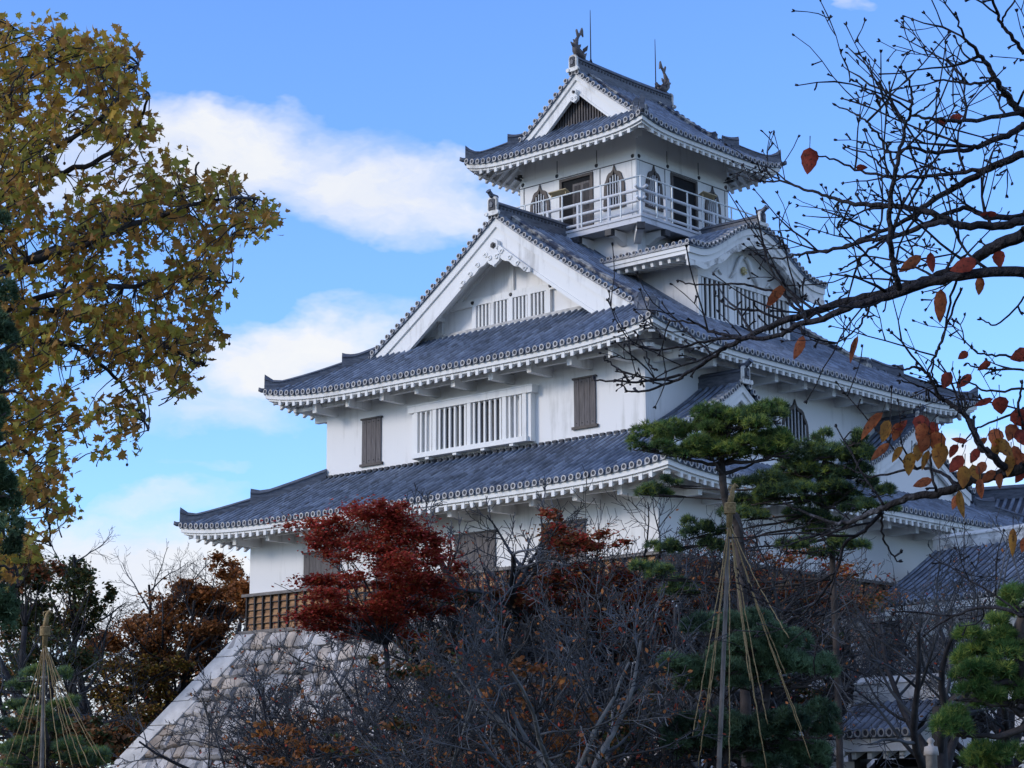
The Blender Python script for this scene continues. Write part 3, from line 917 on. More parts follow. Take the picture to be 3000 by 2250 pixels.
# carved frog-leg strut with a gilt crest under the curve
m = MB()
for sg in (-1, 1):
    m.tube([(MX+sg*0.12, DY-0.08, Z0+4.55), (MX+sg*0.35, DY-0.09, Z0+4.35), (MX+sg*0.62, DY-0.09, Z0+3.85), (MX+sg*0.95, DY-0.08, Z0+3.50)], [0.10, 0.11, 0.10, 0.06], 6)
    m.tube([(MX+sg*1.6, DY-0.06, Z0+3.5), (MX+sg*1.8, DY-0.06, Z0+3.72), (MX+sg*2.1, DY-0.06, Z0+3.5)], [0.05, 0.06, 0.03], 5)
m.build('carved_strut', MT['trim'], dorm)
m = MB()
for i in range(6):
    a = R_(60*i+30); m.tube([(MX+0.12*math.cos(a), DY-0.14, Z0+3.95+0.12*math.sin(a)), (MX+0.12*math.cos(a), DY-0.04, Z0+3.95+0.12*math.sin(a))], [0.05, 0.075], 8)
m.tube([(MX, DY-0.16, Z0+3.95), (MX, DY-0.04, Z0+3.95)], [0.05, 0.07], 8)
m.build('gilt_crest', MT['gold'], dorm)

# --- two small gables on the lower roof's long side
def small_gable(xc):
    yf, za = -2.0, Z0-2.30
    gz = lambda u: za-(.70*abs(u)-.034*u*u)
    m = MB(); us = linspace(-4.6, 4.6, 23)
    rows = [[(xc+u, y, gz(u)) for y in linspace(yf, 0.02, 6)] for u in us]
    m.grid(rows, 0)
    for y in [yf+0.20+0.34*i for i in range(6)]:
        rr = [[Vector((xc+u, y+0.085*math.cos(R_(a)), gz(u)+0.01+0.09*math.sin(R_(a)))) for a in (0, 45, 90, 135, 180)] for u in us]
        m.grid(rr, 1, True)
    pts = []; u = -4.3
    while u < 4.35:
        if abs(u) > 0.1: pts.append((Vector((xc+u, yf, gz(u))), Vector((1, 0, -.6 if u > 0 else .6))))
        u += 0.27
    rake_tiles(m, pts, (0, -1, 0), 0.45)
    r = m.build('small_gable', [MT['tileflat'], MT['tile'], MT['rim'], MT['tilec']], castle)
    wl = MB(); pt = [(xc-4.3, yf+0.35, Z0-5.9), (xc+4.3, yf+0.35, Z0-5.9)]+[(xc+u, yf+0.35, gz(u)-0.12) for u in linspace(4.3, -4.3, 15)]
    wl.prism(pt, (0, 0.3, 0)); wl.build('gable_wall', MT['plaster'], r)
    for sg in (-1, 1):
        b = MB()
        for yy, z0, z1 in ((yf+0.05, -0.13, -0.42), (yf+0.12, -0.422, -0.72)):
            rows = []
            for u in linspace(0, 4.3, 10): rows.append([(xc+sg*u, yy, gz(u)+z0), (xc+sg*u, yy, gz(u)+z1), (xc+sg*u, yy+0.14, gz(u)+z1), (xc+sg*u, yy+0.14, gz(u)+z0)])
            b.grid(rows, 0, False, True); b.poly(rows[-1])
        b.build('barge_board', MT['trim'], r)
    q = MB(); ridge_strip(q, [(xc, y, za) for y in linspace(yf-0.02, 0.05, 5)], 0.42, 0.52); q.build('gable_ridge', MT['ridge'], r)
    onigawara(r, (xc, yf-0.14, za-0.12), (0, -1, 0), 0.62, 0.70)
small_gable(3.48); small_gable(R2-3.48)

# --- lookout tower
w = MB(); w.box(TX0, TX1, TY0, TY1, Z0+0.5, Z0+5.70)
w.build('wall', MT['plaster'], castle)
w = MB(); w.box(TX0, TX1, TY0, TY1, Z0+5.93, Z0+10.45)
twr = w.build('wall', MT['plaster'], castle)
BO = 1.0
bal = MB(); bal.box(TX0-BO, TX1+BO, TY0-BO, TY1+BO, Z0+5.70, Z0+5.93)
for e, z0, z1 in ((0.05, 5.86, 5.96), (0.03, 5.62, 5.72)):
    bal.box(TX0-BO-e, TX1+BO+e, TY0-BO-e, TY0-BO+0.14, Z0+z0, Z0+z1); bal.box(TX0-BO-e, TX1+BO+e, TY1+BO-0.14, TY1+BO+e, Z0+z0, Z0+z1)
    bal.box(TX0-BO-e, TX0-BO+0.14, TY0-BO+0.142, TY1+BO-0.142, Z0+z0, Z0+z1); bal.box(TX1+BO-0.14, TX1+BO+e, TY0-BO+0.142, TY1+BO-0.142, Z0+z0, Z0+z1)
balo = bal.build('balcony', MT['railwood'], castle)
rl = MB()
x0, x1, y0, y1 = TX0-BO+0.05, TX1+BO-0.05, TY0-BO+0.05, TY1+BO-0.05
for z, w_, h_, ex in ((Z0+7.04, 0.14, 0.10, 0.36), (Z0+6.58, 0.13, 0.09, 0.26), (Z0+6.14, 0.12, 0.12, 0.0)):
    for y in (y0, y1):
        pth = [(x0-ex, y, z+(0.10 if ex else 0)), (x0-ex*.5, y, z+(0.015 if ex else 0)), (x0, y, z), (x1, y, z), (x1+ex*.5, y, z+(0.015 if ex else 0)), (x1+ex, y, z+(0.10 if ex else 0))]
        rl.tube(pth if ex else pth[2:4], w_/2, 8, 0)
    for x in (x0, x1):
        pth = [(x, y0-ex, z+(0.10 if ex else 0)), (x, y0-ex*.5, z+.015), (x, y0, z), (x, y1, z), (x, y1+ex*.5, z+.015), (x, y1+ex, z+(0.10 if ex else 0))]
        rl.tube(pth if ex else pth[2:4], w_/2, 8, 0)
def posts(mb, n_x, n_y, z0, z1, w_):
    for i in range(n_x+1):
        for y in (y0, y1): x = x0+(x1-x0)*i/n_x; mb.box(x-w_/2, x+w_/2, y-w_/2, y+w_/2, z0, z1)
    for i in range(1, n_y):
        for x in (x0, x1): y = y0+(y1-y0)*i/n_y; mb.box(x-w_/2, x+w_/2, y-w_/2, y+w_/2, z0, z1)
posts(rl, 5, 5, Z0+5.96, Z0+7.0, 0.11)
rl.build('wooden_railing', MT['railwood'], balo)
st = MB()
x0, x1, y0, y1 = TX0-BO+0.0, TX1+BO, TY0-BO, TY1+BO
for y in (y0, y1): st.tube([(x0, y, Z0+7.60), (x1, y, Z0+7.60)], 0.035, 7)
for x in (x0, x1): st.tube([(x, y0, Z0+7.60), (x, y1, Z0+7.60)], 0.035, 7)
posts(st, 8, 8, Z0+5.99, Z0+7.59, 0.05)
st.build('steel_railing', MT['steel'], balo)
def bracket(p, ou, ln=1.05):
    p = Vector(p); ou = Vector(ou); m = MB(); z = Vector((0, 0, 1)); r = ou.cross(z)
    prof = [(-0.1, 0.0), (ln, 0.0), (ln, -0.26), (ln*0.55, -0.30), (ln*0.15, -0.52), (-0.1, -0.54)]
    m.prism([p+ou*a+z*b-r*0.15 for a, b in prof], r*0.30)
    o = m.build('balcony_beam', MT['trim'], balo)
    c = MB(); c.hexa([p+ou*a+r*s_+z*-0.275 for a, s_ in ((ln-0.22, -.165), (ln+0.03, -.165), (ln+0.03, .165), (ln-0.22, .165))], [p+ou*a+r*s_+z*-0.004 for a, s_ in ((ln-0.22, -.165), (ln+0.03, -.165), (ln+0.03, .165), (ln-0.22, .165))])
    c.build('beam_cap', MT['cap'], o)
for k in (-2.56, -0.78, 0.78, 2.56):
    bracket((TX0, MY+k, Z0+5.615), (-1, 0, 0)); bracket((MX+k, TY0, Z0+5.615), (0, -1, 0))
    bracket((TX1, MY+k, Z0+5.615), (1, 0, 0)); bracket((MX+k, TY1, Z0+5.615), (0, 1, 0))
q_ = math.sqrt(.5)
for a, b, cx, cy in ((-1, -1, TX0, TY0), (-1, 1, TX0, TY1), (1, -1, TX1, TY0), (1, 1, TX1, TY1)): bracket((cx, cy, Z0+5.615), (a*q_, b*q_, 0), 1.42)
# tower trim
def face_xf(side):
    if side == 0: return lambda t, z, d: (TX0-d, MY+t, Z0+z)
    return lambda t, z, d: (MX+t, TY0-d, Z0+z)
for side in (0, 1):
    F = face_xf(side); hw = MY-TY0 if side == 0 else MX-TX0
    def fb(mb, t0, t1, z0, z1, d, mat=0, d0=-0.02):
        a = F(t0, z0, d0); b = F(t1, z1, d)
        mb.box(min(a[0], b[0]), max(a[0], b[0]), min(a[1], b[1]), max(a[1], b[1]), a[2], b[2], mat)
    gr = MB()
    fb(gr, -hw+0.02, hw-0.02, 8.755, 8.785, 0.012)
    for t in (-1.12, 1.12): fb(gr, t-0.02, t+0.02, 9.05, 9.62, 0.010)
    for t in (-hw+0.22, hw-0.22): fb(gr, t-0.014, t+0.014, 5.95, 8.75, 0.009)
    for t in (-1.30, 1.30): fb(gr, t-0.014, t+0.014, 5.95, 8.75, 0.009)
    gr.build('timber_groove', MT['tilec'], twr)
    tr = MB()
    for t in (-1.12, 1.12): fb(tr, t-0.17, t+0.17, 5.95, 8.75, 0.035)
    fb(tr, -hw, hw, 8.79, 9.05, 0.03)
    for t in (-hw+0.1, hw-0.1): fb(tr, t-0.1, t+0.1, 5.95, 8.745, 0.028)
    tr.build('tie_beam', MT['trim'], twr)
    for t in (-hw+0.16, -1.12, 1.12, hw-0.16):
        a, b = F(t, 8.93, 0.03), F(t, 8.93, 0.075)
        nl = MB(); nl.tube([a, b], [0.095, 0.06], 10)
        nl.build('nail_cover', MT['iron'], twr)
    dk = MB(); fb(dk, -0.80, 0.80, 5.96, 8.58, 0.014)
    do = dk.build('door_opening', MT['dark'], twr)
    fr = MB()
    for t in (-0.87, 0.87): fb(fr, t-0.07, t+0.07, 5.96, 8.58, 0.09)
    fb(fr, -0.94, 0.94, 8.582, 8.70, 0.09)
    fr.build('door_frame', MT['brown'], do)
    if side == 0:
        for t0, t1, dd in ((-0.80, -0.32, 0.055), (-0.30, 0.22, 0.035)):
            dl = MB()
            fb(dl, t0, t0+0.07, 5.96, 8.36, dd, 0, 0.015); fb(dl, t1-0.07, t1, 5.96, 8.36, dd, 0, 0.015)
            for zz in (5.96, 7.0, 8.26): fb(dl, t0+0.072, t1-0.072, zz, zz+0.1, dd, 0, 0.015)
            for k in range(5):
                t = t0+0.07+(t1-t0-0.14)*(k+0.5)/5; fb(dl, t-0.016, t+0.016, 7.102, 8.258, dd-0.008, 0, 0.015)
            fb(dl, t0+0.072, t1-0.072, 6.062, 6.998, dd-0.012, 0, 0.015)
            dl.build('lattice_door', MT['wood'], do)
    for t in (-2.10, 2.10):
        c = F(t, 6.80, 0); bell_window(c, (0, 1, 0) if side == 0 else (1, 0, 0), (-1, 0, 0) if side == 0 else (0, -1, 0), 1.20, 1.95, twr, 6, 0.16)
# information boards on the rail
for c, ax, ou in (((TX0-BO-0.02, MY+0.2, Z0+7.72), (0, 1, 0), (-1, 0, 0)), ((MX+0.45, TY0-BO-0.02, Z0+7.72), (1, 0, 0), (0, -1, 0))):
    m = MB(); c = Vector(c); ax = Vector(ax); ou = Vector(ou)
    lo = [c+ax*a+ou*b+Vector((0, 0, z)) for a, b, z in ((-.5, -.24, -.04), (.5, -.24, -.04), (.5, .10, .10), (-.5, .10, .10))]
    m.hexa(lo, [p+Vector((0, 0, .035)) for p in lo])
    for a in (-.4, .4): m.bar(c+ax*a-ou*0.02+Vector((0, 0, -.12)), c+ax*a-ou*0.02+Vector((0, 0, 0.03)), 0.04, 0.04, 0, ax)
    m.build('information_board', MT['panel'], balo)
def floodlight(p, ou, ax):
    m = MB(); p = Vector(p); ou = Vector(ou); ax = Vector(ax)
    m.bar(p, p+ou*0.28, 0.04, 0.04); m.bar(p+ou*0.20-ax*0.08+Vector((0, 0, .04)), p+ou*0.20+ax*0.10+Vector((0, 0, .04)), 0.12, 0.10)
    m.bar(p+ou*0.10+ax*0.02+Vector((0, 0, -.12)), p+ou*0.42+ax*0.02+Vector((0, 0, -.10)), 0.10, 0.09)
    m.tube([p+ou*0.42+ax*0.02+Vector((0, 0, -.10)), p+ou*0.47+ax*0.02+Vector((0, 0, -.11))], [.045, .06], 8)
    m.build('floodlight', MT['iron'], twr)
floodlight((TX0-0.03, TY1-0.18, Z0+9.25), (-1, 0, 0), (0, 1, 0))
floodlight((TX1-0.2, TY0-0.03, Z0+9.25), (0, -1, 0), (1, 0, 0))

# --- top roof
O3 = 1.755
RF3 = Roof(TX0-O3, TX1+O3, TY0-O3, TY1+O3, 9.72, lambda d: .64*d+.022*d*d, 0.34, 5.0, 4.0)
HALF3 = MY-TY0+O3
XG3 = 6.42; DG3 = XG3-(TX0-O3); GW3 = XG3+0.55
roof3 = irimoya(RF3, HALF3, DG3, GW3-(TX0-O3), castle, 9)
eave_trim(RF3, roof3, O3)
for k in range(4): hip_ridge(RF3, roof3, k, DG3+0.2, 1.35, 0.36, 0.26, 0.30)
for xg_, sg_, xw_ in ((XG3, -1, GW3), (R2-XG3, 1, R2-GW3)): gable(RF3, HALF3, DG3, xg_, sg_, castle, 0.86, 0.55, xw_, True)
for xw_, sg_ in ((GW3, -1), (R2-GW3, 1)):
    gwo = gable_wall(RF3, HALF3, xw_, sg_, Z0+10.2, castle, 0.45)
    X = lambda q: xw_+sg_*q
    dk = MB(); a, b = sorted((X(0.0)-sg_*0.01, X(0.02)))
    pt = [(MY-2.1, 10.98), (MY+2.1, 10.98), (MY, 12.9)]
    dk.prism([(xw_-sg_*0.01, y, Z0+z) for y, z in pt], (sg_*0.03, 0, 0)); go = dk.build('gable_lattice', MT['dark'], gwo)
    b = MB()
    for i in range(27):
        y = MY-2.0+4.0*i/26; zt = 12.85-abs(y-MY)*0.92
        a, c = sorted((X(0.03), X(0.09)))
        if zt > 11.05: b.box(a, c, y-0.036, y+0.036, Z0+10.99, Z0+zt)
    b.build('lattice_bars', MT['wood'], go)
    b = MB(); a, c = sorted((X(-0.01), X(0.25))); b.box(a, c, MY-3.2, MY+3.2, Z0+10.80, Z0+10.975); b.build('gable_beam', MT['worn'], gwo)
zr3 = RF3.h(HALF3, 99)
main_ridge(RF3, HALF3, XG3-0.02, R2-XG3+0.02, roof3, 0.72, 0.44, 0.06)
onigawara(roof3, (XG3-0.14, MY, zr3-0.05), (-1, 0, 0), 0.62, 0.76, False)
onigawara(roof3, (R2-XG3+0.14, MY, zr3-0.05), (1, 0, 0), 0.62, 0.76, False)
descending_ridges(RF3, HALF3, DG3, 0.85, 1.75, roof3, 0.22, 0.36)
def shachi(x, sg):
    """dolphin-like roof fish: head down on the ridge facing inwards, tail raised, fins and forked tail"""
    b = Vector((x, MY, zr3+0.72)); m = MB()
    V = lambda a, z, y=0.0: b+Vector((sg*a, y, z))
    path = [V(.42, .10), V(.30, .06), V(.10, .12), V(-.10, .28), V(-.16, .50), V(-.08, .72), V(.02, .90)]
    m.tube(path, [.13, .19, .22, .19, .14, .10, .06], 9, 0)
    m.tube([V(.38, .16), V(.52, .20), V(.60, .30)], [.08, .06, .03], 6)         # snout
    m.tube([V(.40, .02), V(.50, .0)], [.09, .05], 6)                              # jaw
    for sy in (-1, 1): m.tube([V(.30, .24, sy*.12), V(.26, .32, sy*.16)], [.05, .03], 6)
    def fin(pts, th): m.prism([V(a, z, -th/2) for a, z in pts], (0, th, 0))
    fin([(.0, .86), (-.10, 1.20), (-.06, 1.26), (.06, 1.08), (.16, 1.14), (.30, 1.42), (.36, 1.30), (.38, 1.0), (.28, 1.10), (.14, .98), (.06, .84)], .07)   # forked tail
    fin([(-.12, .26), (-.38, .42), (-.46, .56), (-.30, .52), (-.18, .50)], .06)    # back fin
    fin([(-.20, .55), (-.30, .72), (-.14, .70)], .05)
    for sy in (-1, 1):
        p = [V(.12, .12, sy*.18), V(.06, .30, sy*.24), V(.20, .46, sy*.40), V(.26, .26, sy*.30)]
        m.prism(p, (0, sy*.04, 0))
    fin([(.08, .35), (.20, .50), (.22, .62), (.06, .56)], .05)
    m.build('roof_fish', MT['bronze'], roof3)
shachi(XG3+0.22, 1); shachi(R2-XG3-0.22, -1)
for x, h in ((7.54, 2.45), (12.2, 2.4)):
    m = MB(); z = zr3+0.72
    m.tube([(x, MY, z-.05), (x, MY, z+.14)], [.09, .03], 7)
    m.tube([(x, MY, z+.1), (x, MY, z+h*0.55), (x, MY, z+h*0.97), (x, MY, z+h)], [.026, .024, .014, .004], 6); m.build('lightning_rod', MT['iron'], roof3)
# ------------------------------------------------------------------ stone base under the keep
MT['stone'] = material('grey_field_stone', (0.50, 0.47, 0.45), 0.9, scale=0.9, col2=(0.22, 0.20, 0.19), bump=0.5, bscale=5, detail=8, lo=0.33, hi=0.66, cells=0.9)
MT['stoneb'] = material('buff_field_stone', (0.54, 0.46, 0.39), 0.9, scale=0.9, col2=(0.22, 0.18, 0.15), bump=0.5, bscale=5, detail=8)
MT['joint'] = material('stone_joint', (0.05, 0.047, 0.045), 0.95)
MT['corner'] = material('pale_granite', (0.62, 0.60, 0.58), 0.85, scale=1.2, col2=(0.42, 0.41, 0.40), bump=0.25, bscale=7, detail=8)
SB = thing('stone_rampart', 'battered rough stone base with pale granite corner blocks under the castle', 'stone wall', (MX, MY, 0.0))
ST = Z0-10.972
def sb_corner(sx, sy, z):
    o = B1+0.12+(ST-z)/1.5
    return (MX+sx*(MX+o), MY+sy*(MY+o), z)
core = MB()
lo = [sb_corner(a, b, -0.3) for a, b in ((-1, -1), (1, -1), (1, 1), (-1, 1))]; hi = [sb_corner(a, b, ST) for a, b in ((-1, -1), (1, -1), (1, 1), (-1, 1))]
core.hexa(lo, hi); core.build('core', MT['joint'], SB)
rs = random.Random(11)
sf = MB()
for fx in (0, 1):
    def fp(q, z):      # q: position along the face from -1 to 1
        o = B1+0.12+(ST-z)/1.5
        return Vector((MX-MX-o, MY+q*(MY+o), z)) if fx == 0 else Vector((MX+q*(MX+o), MY-MY-o, z))
    nr = Vector((-1.5, 0, 1)).normalized() if fx == 0 else Vector((0, -1.5, 1)).normalized()
    half = MY if fx == 0 else MX
    zc_ = [-.3]
    while zc_[-1] < ST-.5: zc_.append(zc_[-1]+rs.uniform(.42, .74))
    zc_[-1] = ST
    wob = [[rs.uniform(-.13, .13) for _ in range(90)] for _ in zc_]
    def zr(i, x):       # wavy course line
        if i in (0, len(zc_)-1): return zc_[i]
        t = (x+half+8)*1.3; k = int(t) % 88; f = t-int(t)
        return zc_[i]+wob[i][k]*(1-f)+wob[i][k+1]*f
    for i in range(len(zc_)-1):
        e0 = half+B1+.12+(ST-zc_[i])/1.5
        x = -e0
        while x < e0-.2:
            wd2 = rs.uniform(.45, 1.15); x1 = min(e0, x+wd2)
            if e0-x1 < .35: x1 = e0
            t0, t1 = rs.uniform(-.10, .10), rs.uniform(-.10, .10)
            cs = [(x, zr(i, x)), (x1, zr(i, x1)), (min(x1+t1, e0), zr(i+1, x1)), (x+t0, zr(i+1, x))]
            cq = sum(c[0] for c in cs)/4; cz = sum(c[1] for c in cs)/4
            P = []
            for k in range(4):
                a, b = cs[k], cs[(k+1) % 4]
                P.append((a[0]+rs.uniform(-.05, .05), a[1]+rs.uniform(-.05, .05))); P.append(((a[0]+b[0])/2+rs.uniform(-.05, .05), (a[1]+b[1])/2+rs.uniform(-.05, .05)))
            k1, k2 = rs.uniform(.84, .92), rs.uniform(.60, .80)
            h1, h2 = rs.uniform(.03, .13), rs.uniform(.09, .22); tl = rs.uniform(-.07, .07)
            def ring(k, h, jit):
                o = []
                for idx, (q, z) in enumerate(P):
                    kk = k*(0.95 if idx % 2 == 0 else 1.0)
                    zz = cz+(z-cz)*kk
                    ex = half+B1+.12+(ST-zz)/1.5
                    o.append(fp((cq+(q-cq)*kk)/ex, zz)+nr*(h+tl*(q-cq)+rs.uniform(-jit, jit)))
                return o
            mt = 0 if rs.random() < .70 else 1
            r0, r1, r2 = ring(k1+.04, -.05, 0), ring(k1, h1, .015), ring(k2, h2, .02)
            sf.grid([r0, r1, r2], mt, False, True); sf.poly(r2, mt)
            x = x1
sf.build('stone_facing', [MT['stone'], MT['stoneb']], SB)
z = ST; k = 0
while z > 0.2:
    h = rs.uniform(.85, 1.1); z1 = z; z0 = max(-0.1, z-h+0.015)
    for sx, sy in ((-1, 1), (-1, -1)):
        lx, ly = ((1.9, 1.0) if (k+(sy > 0)) % 2 else (1.2, 1.6))
        lx *= rs.uniform(.85, 1.15); ly *= rs.uniform(.85, 1.15)
        m = MB(); e = .25
        def c4(zz):
            x, y, _ = sb_corner(sx, sy, zz); x += sx*e; y += sy*e
            return [Vector((x, y, zz)), Vector((x-sx*lx, y, zz)), Vector((x-sx*lx, y-sy*ly, zz)), Vector((x, y-sy*ly, zz))]
        a, b = c4(z0), c4(z1)
        if sx*sy > 0: a.reverse(); b.reverse()
        m.hexa(a, b); o = m.build('corner_stone', MT['corner'], SB)
        bv = o.modifiers.new('edge', 'BEVEL'); bv.width = 0.04; bv.segments = 2
    z -= h; k += 1
# ------------------------------------------------------------------ ground
MT['ground'] = material('park_soil', (0.10, 0.085, 0.055), 0.95, scale=0.4, col2=(0.05, 0.055, 0.03), bump=0.4, bscale=3, detail=9)
gd = MB(); gd.grid([[(x, y, 0) for y in linspace(-3000, 3000, 13)] for x in linspace(-3000, 3000, 13)], 0)
struct(gd.build('ground', MT['ground']))
# ------------------------------------------------------------------ vegetation builders
MT['bark'] = material('dark_cherry_bark', (0.042, 0.040, 0.044), 0.85, scale=4, col2=(0.018, 0.017, 0.020), bump=0.5, bscale=14, stretch=(1, 1, 0.6))
MT['barkg'] = material('grey_twig_bark', (0.095, 0.104, 0.122), 0.8, scale=0.5, col2=(0.016, 0.017, 0.019), detail=6, lo=.42, hi=.62)
MT['barkl'] = material('pale_grey_bark', (0.20, 0.20, 0.20), 0.9, scale=2.5, col2=(0.055, 0.055, 0.06), bump=0.4, bscale=9)
MT['barkp'] = material('pine_bark', (0.075, 0.060, 0.055), 0.9, scale=3, col2=(0.025, 0.022, 0.022), bump=0.6, bscale=9)
def rv(rs, k=1.0):
    while True:
        v = Vector((rs.uniform(-1, 1), rs.uniform(-1, 1), rs.uniform(-1, 1)))
        if 0.05 < v.length < 1: return v.normalized()*k
def ground_at(px, dist):
    p = at(px, 1500, dist); return Vector((p.x, p.y, 0))
def grow(mb, rs, p, d, L, r, lvl, prm, tips=None, mats=(0, 0, 1, 1, 1), skip0=0.25):
    """one branch and, recursively, everything it carries"""
    n = prm['seg'][lvl]; st = L/n; pts = [p.copy()]; d = d.normalized()
    for i in range(n):
        d = (d+rv(rs, prm['wig'][lvl])+Vector((0, 0, prm['up'][lvl]))).normalized()
        p = p+d*st; pts.append(p.copy())
    end = prm['end'][lvl]
    rad = [max(prm['rmin'], r*(1-(1-end)*i/n)) for i in range(n+1)]
    mb.tube(pts, rad, prm['side'][lvl], mats[lvl], cap=False)
    last = lvl == len(prm['kids'])
    if last or prm['kids'][lvl] == 0:
        if tips is not None: tips.append((pts[-1], d)); tips.append((pts[len(pts)//2], d))
        return
    k = prm['kids'][lvl]
    k = max(1, int(k*rs.uniform(.75, 1.25)+.5))
    for c in range(k):
        f = skip0+(1-skip0)*(c+rs.random())/k if lvl else prm['fork']+(1-prm['fork'])*(c+rs.random())/k
        x = f*n; i = min(n-1, int(x)); q = pts[i].lerp(pts[i+1], x-i)
        dl = (pts[i+1]-pts[i]).normalized()
        side = rv(rs); side = (side-dl*side.dot(dl))
        if side.length < 1e-3: continue
        side.normalize(); side = (side+Vector((0, 0, prm['lift'][lvl]))).normalized()
        a = R_(rs.uniform(*prm['ang'][lvl]))
        nd = dl*math.cos(a)+side*math.sin(a)
        rr = rad[i]*prm['rr'][lvl]
        grow(mb, rs, q, nd, L*prm['len'][lvl]*rs.uniform(.6, 1.15)*(1.15-.5*f), rr, lvl+1, prm, tips, mats)
CHERRY = dict(seg=(4, 8, 7, 6, 4), wig=(.14, .22, .22, .22, .24), up=(.02, .03, .01, .01, .03), end=(.75, .30, .30, .35, .5), rmin=.0062, side=(8, 6, 5, 3, 3),
              kids=(7, 8, 7, 5), fork=.40, len=(1.85, .62, .52, .48), ang=((35, 75), (30, 65), (25, 60), (25, 60)), lift=(.10, .15, .05, .05), rr=(.60, .53, .47, .55))
SPARSE = dict(CHERRY, kids=(5, 8, 7, 5))
THIN = dict(CHERRY, kids=(6, 7, 6, 4))
def leaf_blade(mb, c, a, b, L, W, mat, lobes=False, fold=0.0):
    """one leaf: a along the blade, b across it"""
    if lobes:
        k = ((0, -.30), (.30, -.26), (.50, -.42), (.42, -.08), (.62, .12), (.34, .16), (.30, .42), (.12, .34), (0, .72), (-.12, .34), (-.30, .42), (-.34, .16), (-.62, .12), (-.42, -.08), (-.50, -.42), (-.30, -.26))
        n = a.cross(b); f1 = random.uniform(-.25, .55); f2 = random.uniform(-.35, .35)
        mb.poly([c+b*(x*W)+a*(y*L)+n*((f1*abs(x)+f2*y*y+random.uniform(-.05, .05))*L) for x, y in k], mat)
    else:
        n = a.cross(b)*fold
        mb.poly([c-a*L*.5, c+b*W*.42-a*L*.12+n, c+b*W*.34+a*L*.2+n, c+a*L*.5, c-b*W*.34+a*L*.2+n, c-b*W*.42-a*L*.12+n], mat)
def rand_frame(rs, flat=0.0, droop=0.0):
    n = rv(rs); n = (n+Vector((0, 0, flat*(1 if n.z >= 0 else -1)))).normalized()
    a = rv(rs)+Vector((0, 0, -droop)); a = (a-n*a.dot(n)).normalized()
    return a, n.cross(a)
def clump(mb, rs, c, rx, ry, rz, n, size, mats, flat=0.5, shell=0.55, lobes=False, wts=None):
    for _ in range(n):
        v = rv(rs)*(shell+(1-shell)*rs.random()**.6)
        if rs.random() < .25: v *= rs.random()
        p = c+Vector((v.x*rx, v.y*ry, v.z*rz))+rv(rs, .12*rz)
        a, b = rand_frame(rs, flat, .4)
        s = size*rs.uniform(.65, 1.25)
        leaf_blade(mb, p, a, b, s, s*.8, rs.choices(mats, wts)[0] if wts else rs.choice(mats), lobes)
def tuft(mb, rs, p, ax, L, n, mat, w=.012):
    """spray of pine needles"""
    ax = ax.normalized()
    for _ in range(n):
        d = (ax*rs.uniform(.25, 1.0)+rv(rs, .85)).normalized()
        s = d.cross(rv(rs)).normalized()*w*.5
        l = L*rs.uniform(.7, 1.1)
        k = len(mb.v); q = p+d*l
        mb.v.extend(((p.x+s.x, p.y+s.y, p.z+s.z), (p.x-s.x, p.y-s.y, p.z-s.z), (q.x, q.y, q.z)))
        mb.f.append((k, k+1, k+2)); mb.m.append(mat); mb.sm.append(False)
def pine_pad(mb, rs, c, rx, ry, rz, n, L, nn, mats, w=.012):
    """flat cloud of needle sprays; rx across the view, ry along it"""
    h = Vector((RT0.x, RT0.y, 0)); f = Vector((FW.x, FW.y, 0)).normalized()
    subs = [(rs.uniform(-.75, .75), rs.uniform(-.75, .75), rs.uniform(-.35, .45), rs.uniform(.28, .5)) for _ in range(max(4, int(rx*6)))]
    for _ in range(n):
        sx, sy, sz, sr = rs.choice(subs)
        v = rv(rs)
        if v.z < -.25: v.z *= -.6
        x, y, z = sx+v.x*sr, sy+v.y*sr, sz+v.z*sr*1.1
        q = math.hypot(x, y)
        if q > 1: x /= q*1.02; y /= q*1.02
        p = c+h*(x*rx)+f*(y*ry)+Vector((0, 0, z*rz))
        tuft(mb, rs, p, Vector((h.x*v.x*.5+f.x*v.y*.5, h.y*v.x*.5+f.y*v.y*.5, .75+v.z*.3)), L, nn, rs.choice(mats), w)
def limb(mb, P, r0, r1, n=7, mat=0, wig=0.0, rs=None, sub=4):
    """smooth tapering limb through a few points"""
    pts = []; m = len(P)
    for i in range(m-1):
        p0, p1, p2, p3 = P[max(i-1, 0)], P[i], P[i+1], P[min(i+2, m-1)]
        for k in range(sub):
            t = k/sub
            q = 0.5*((2*p1)+(p2-p0)*t+(2*p0-5*p1+4*p2-p3)*t*t+(3*p1-p0-3*p2+p3)*t*t*t)
            if wig and (i or k): q = q+rv(rs, wig)
            pts.append(q)
    pts.append(P[-1].copy())
    L = len(pts)-1
    mb.tube(pts, [r0+(r1-r0)*i/L for i in range(L+1)], n, mat)
    return pts

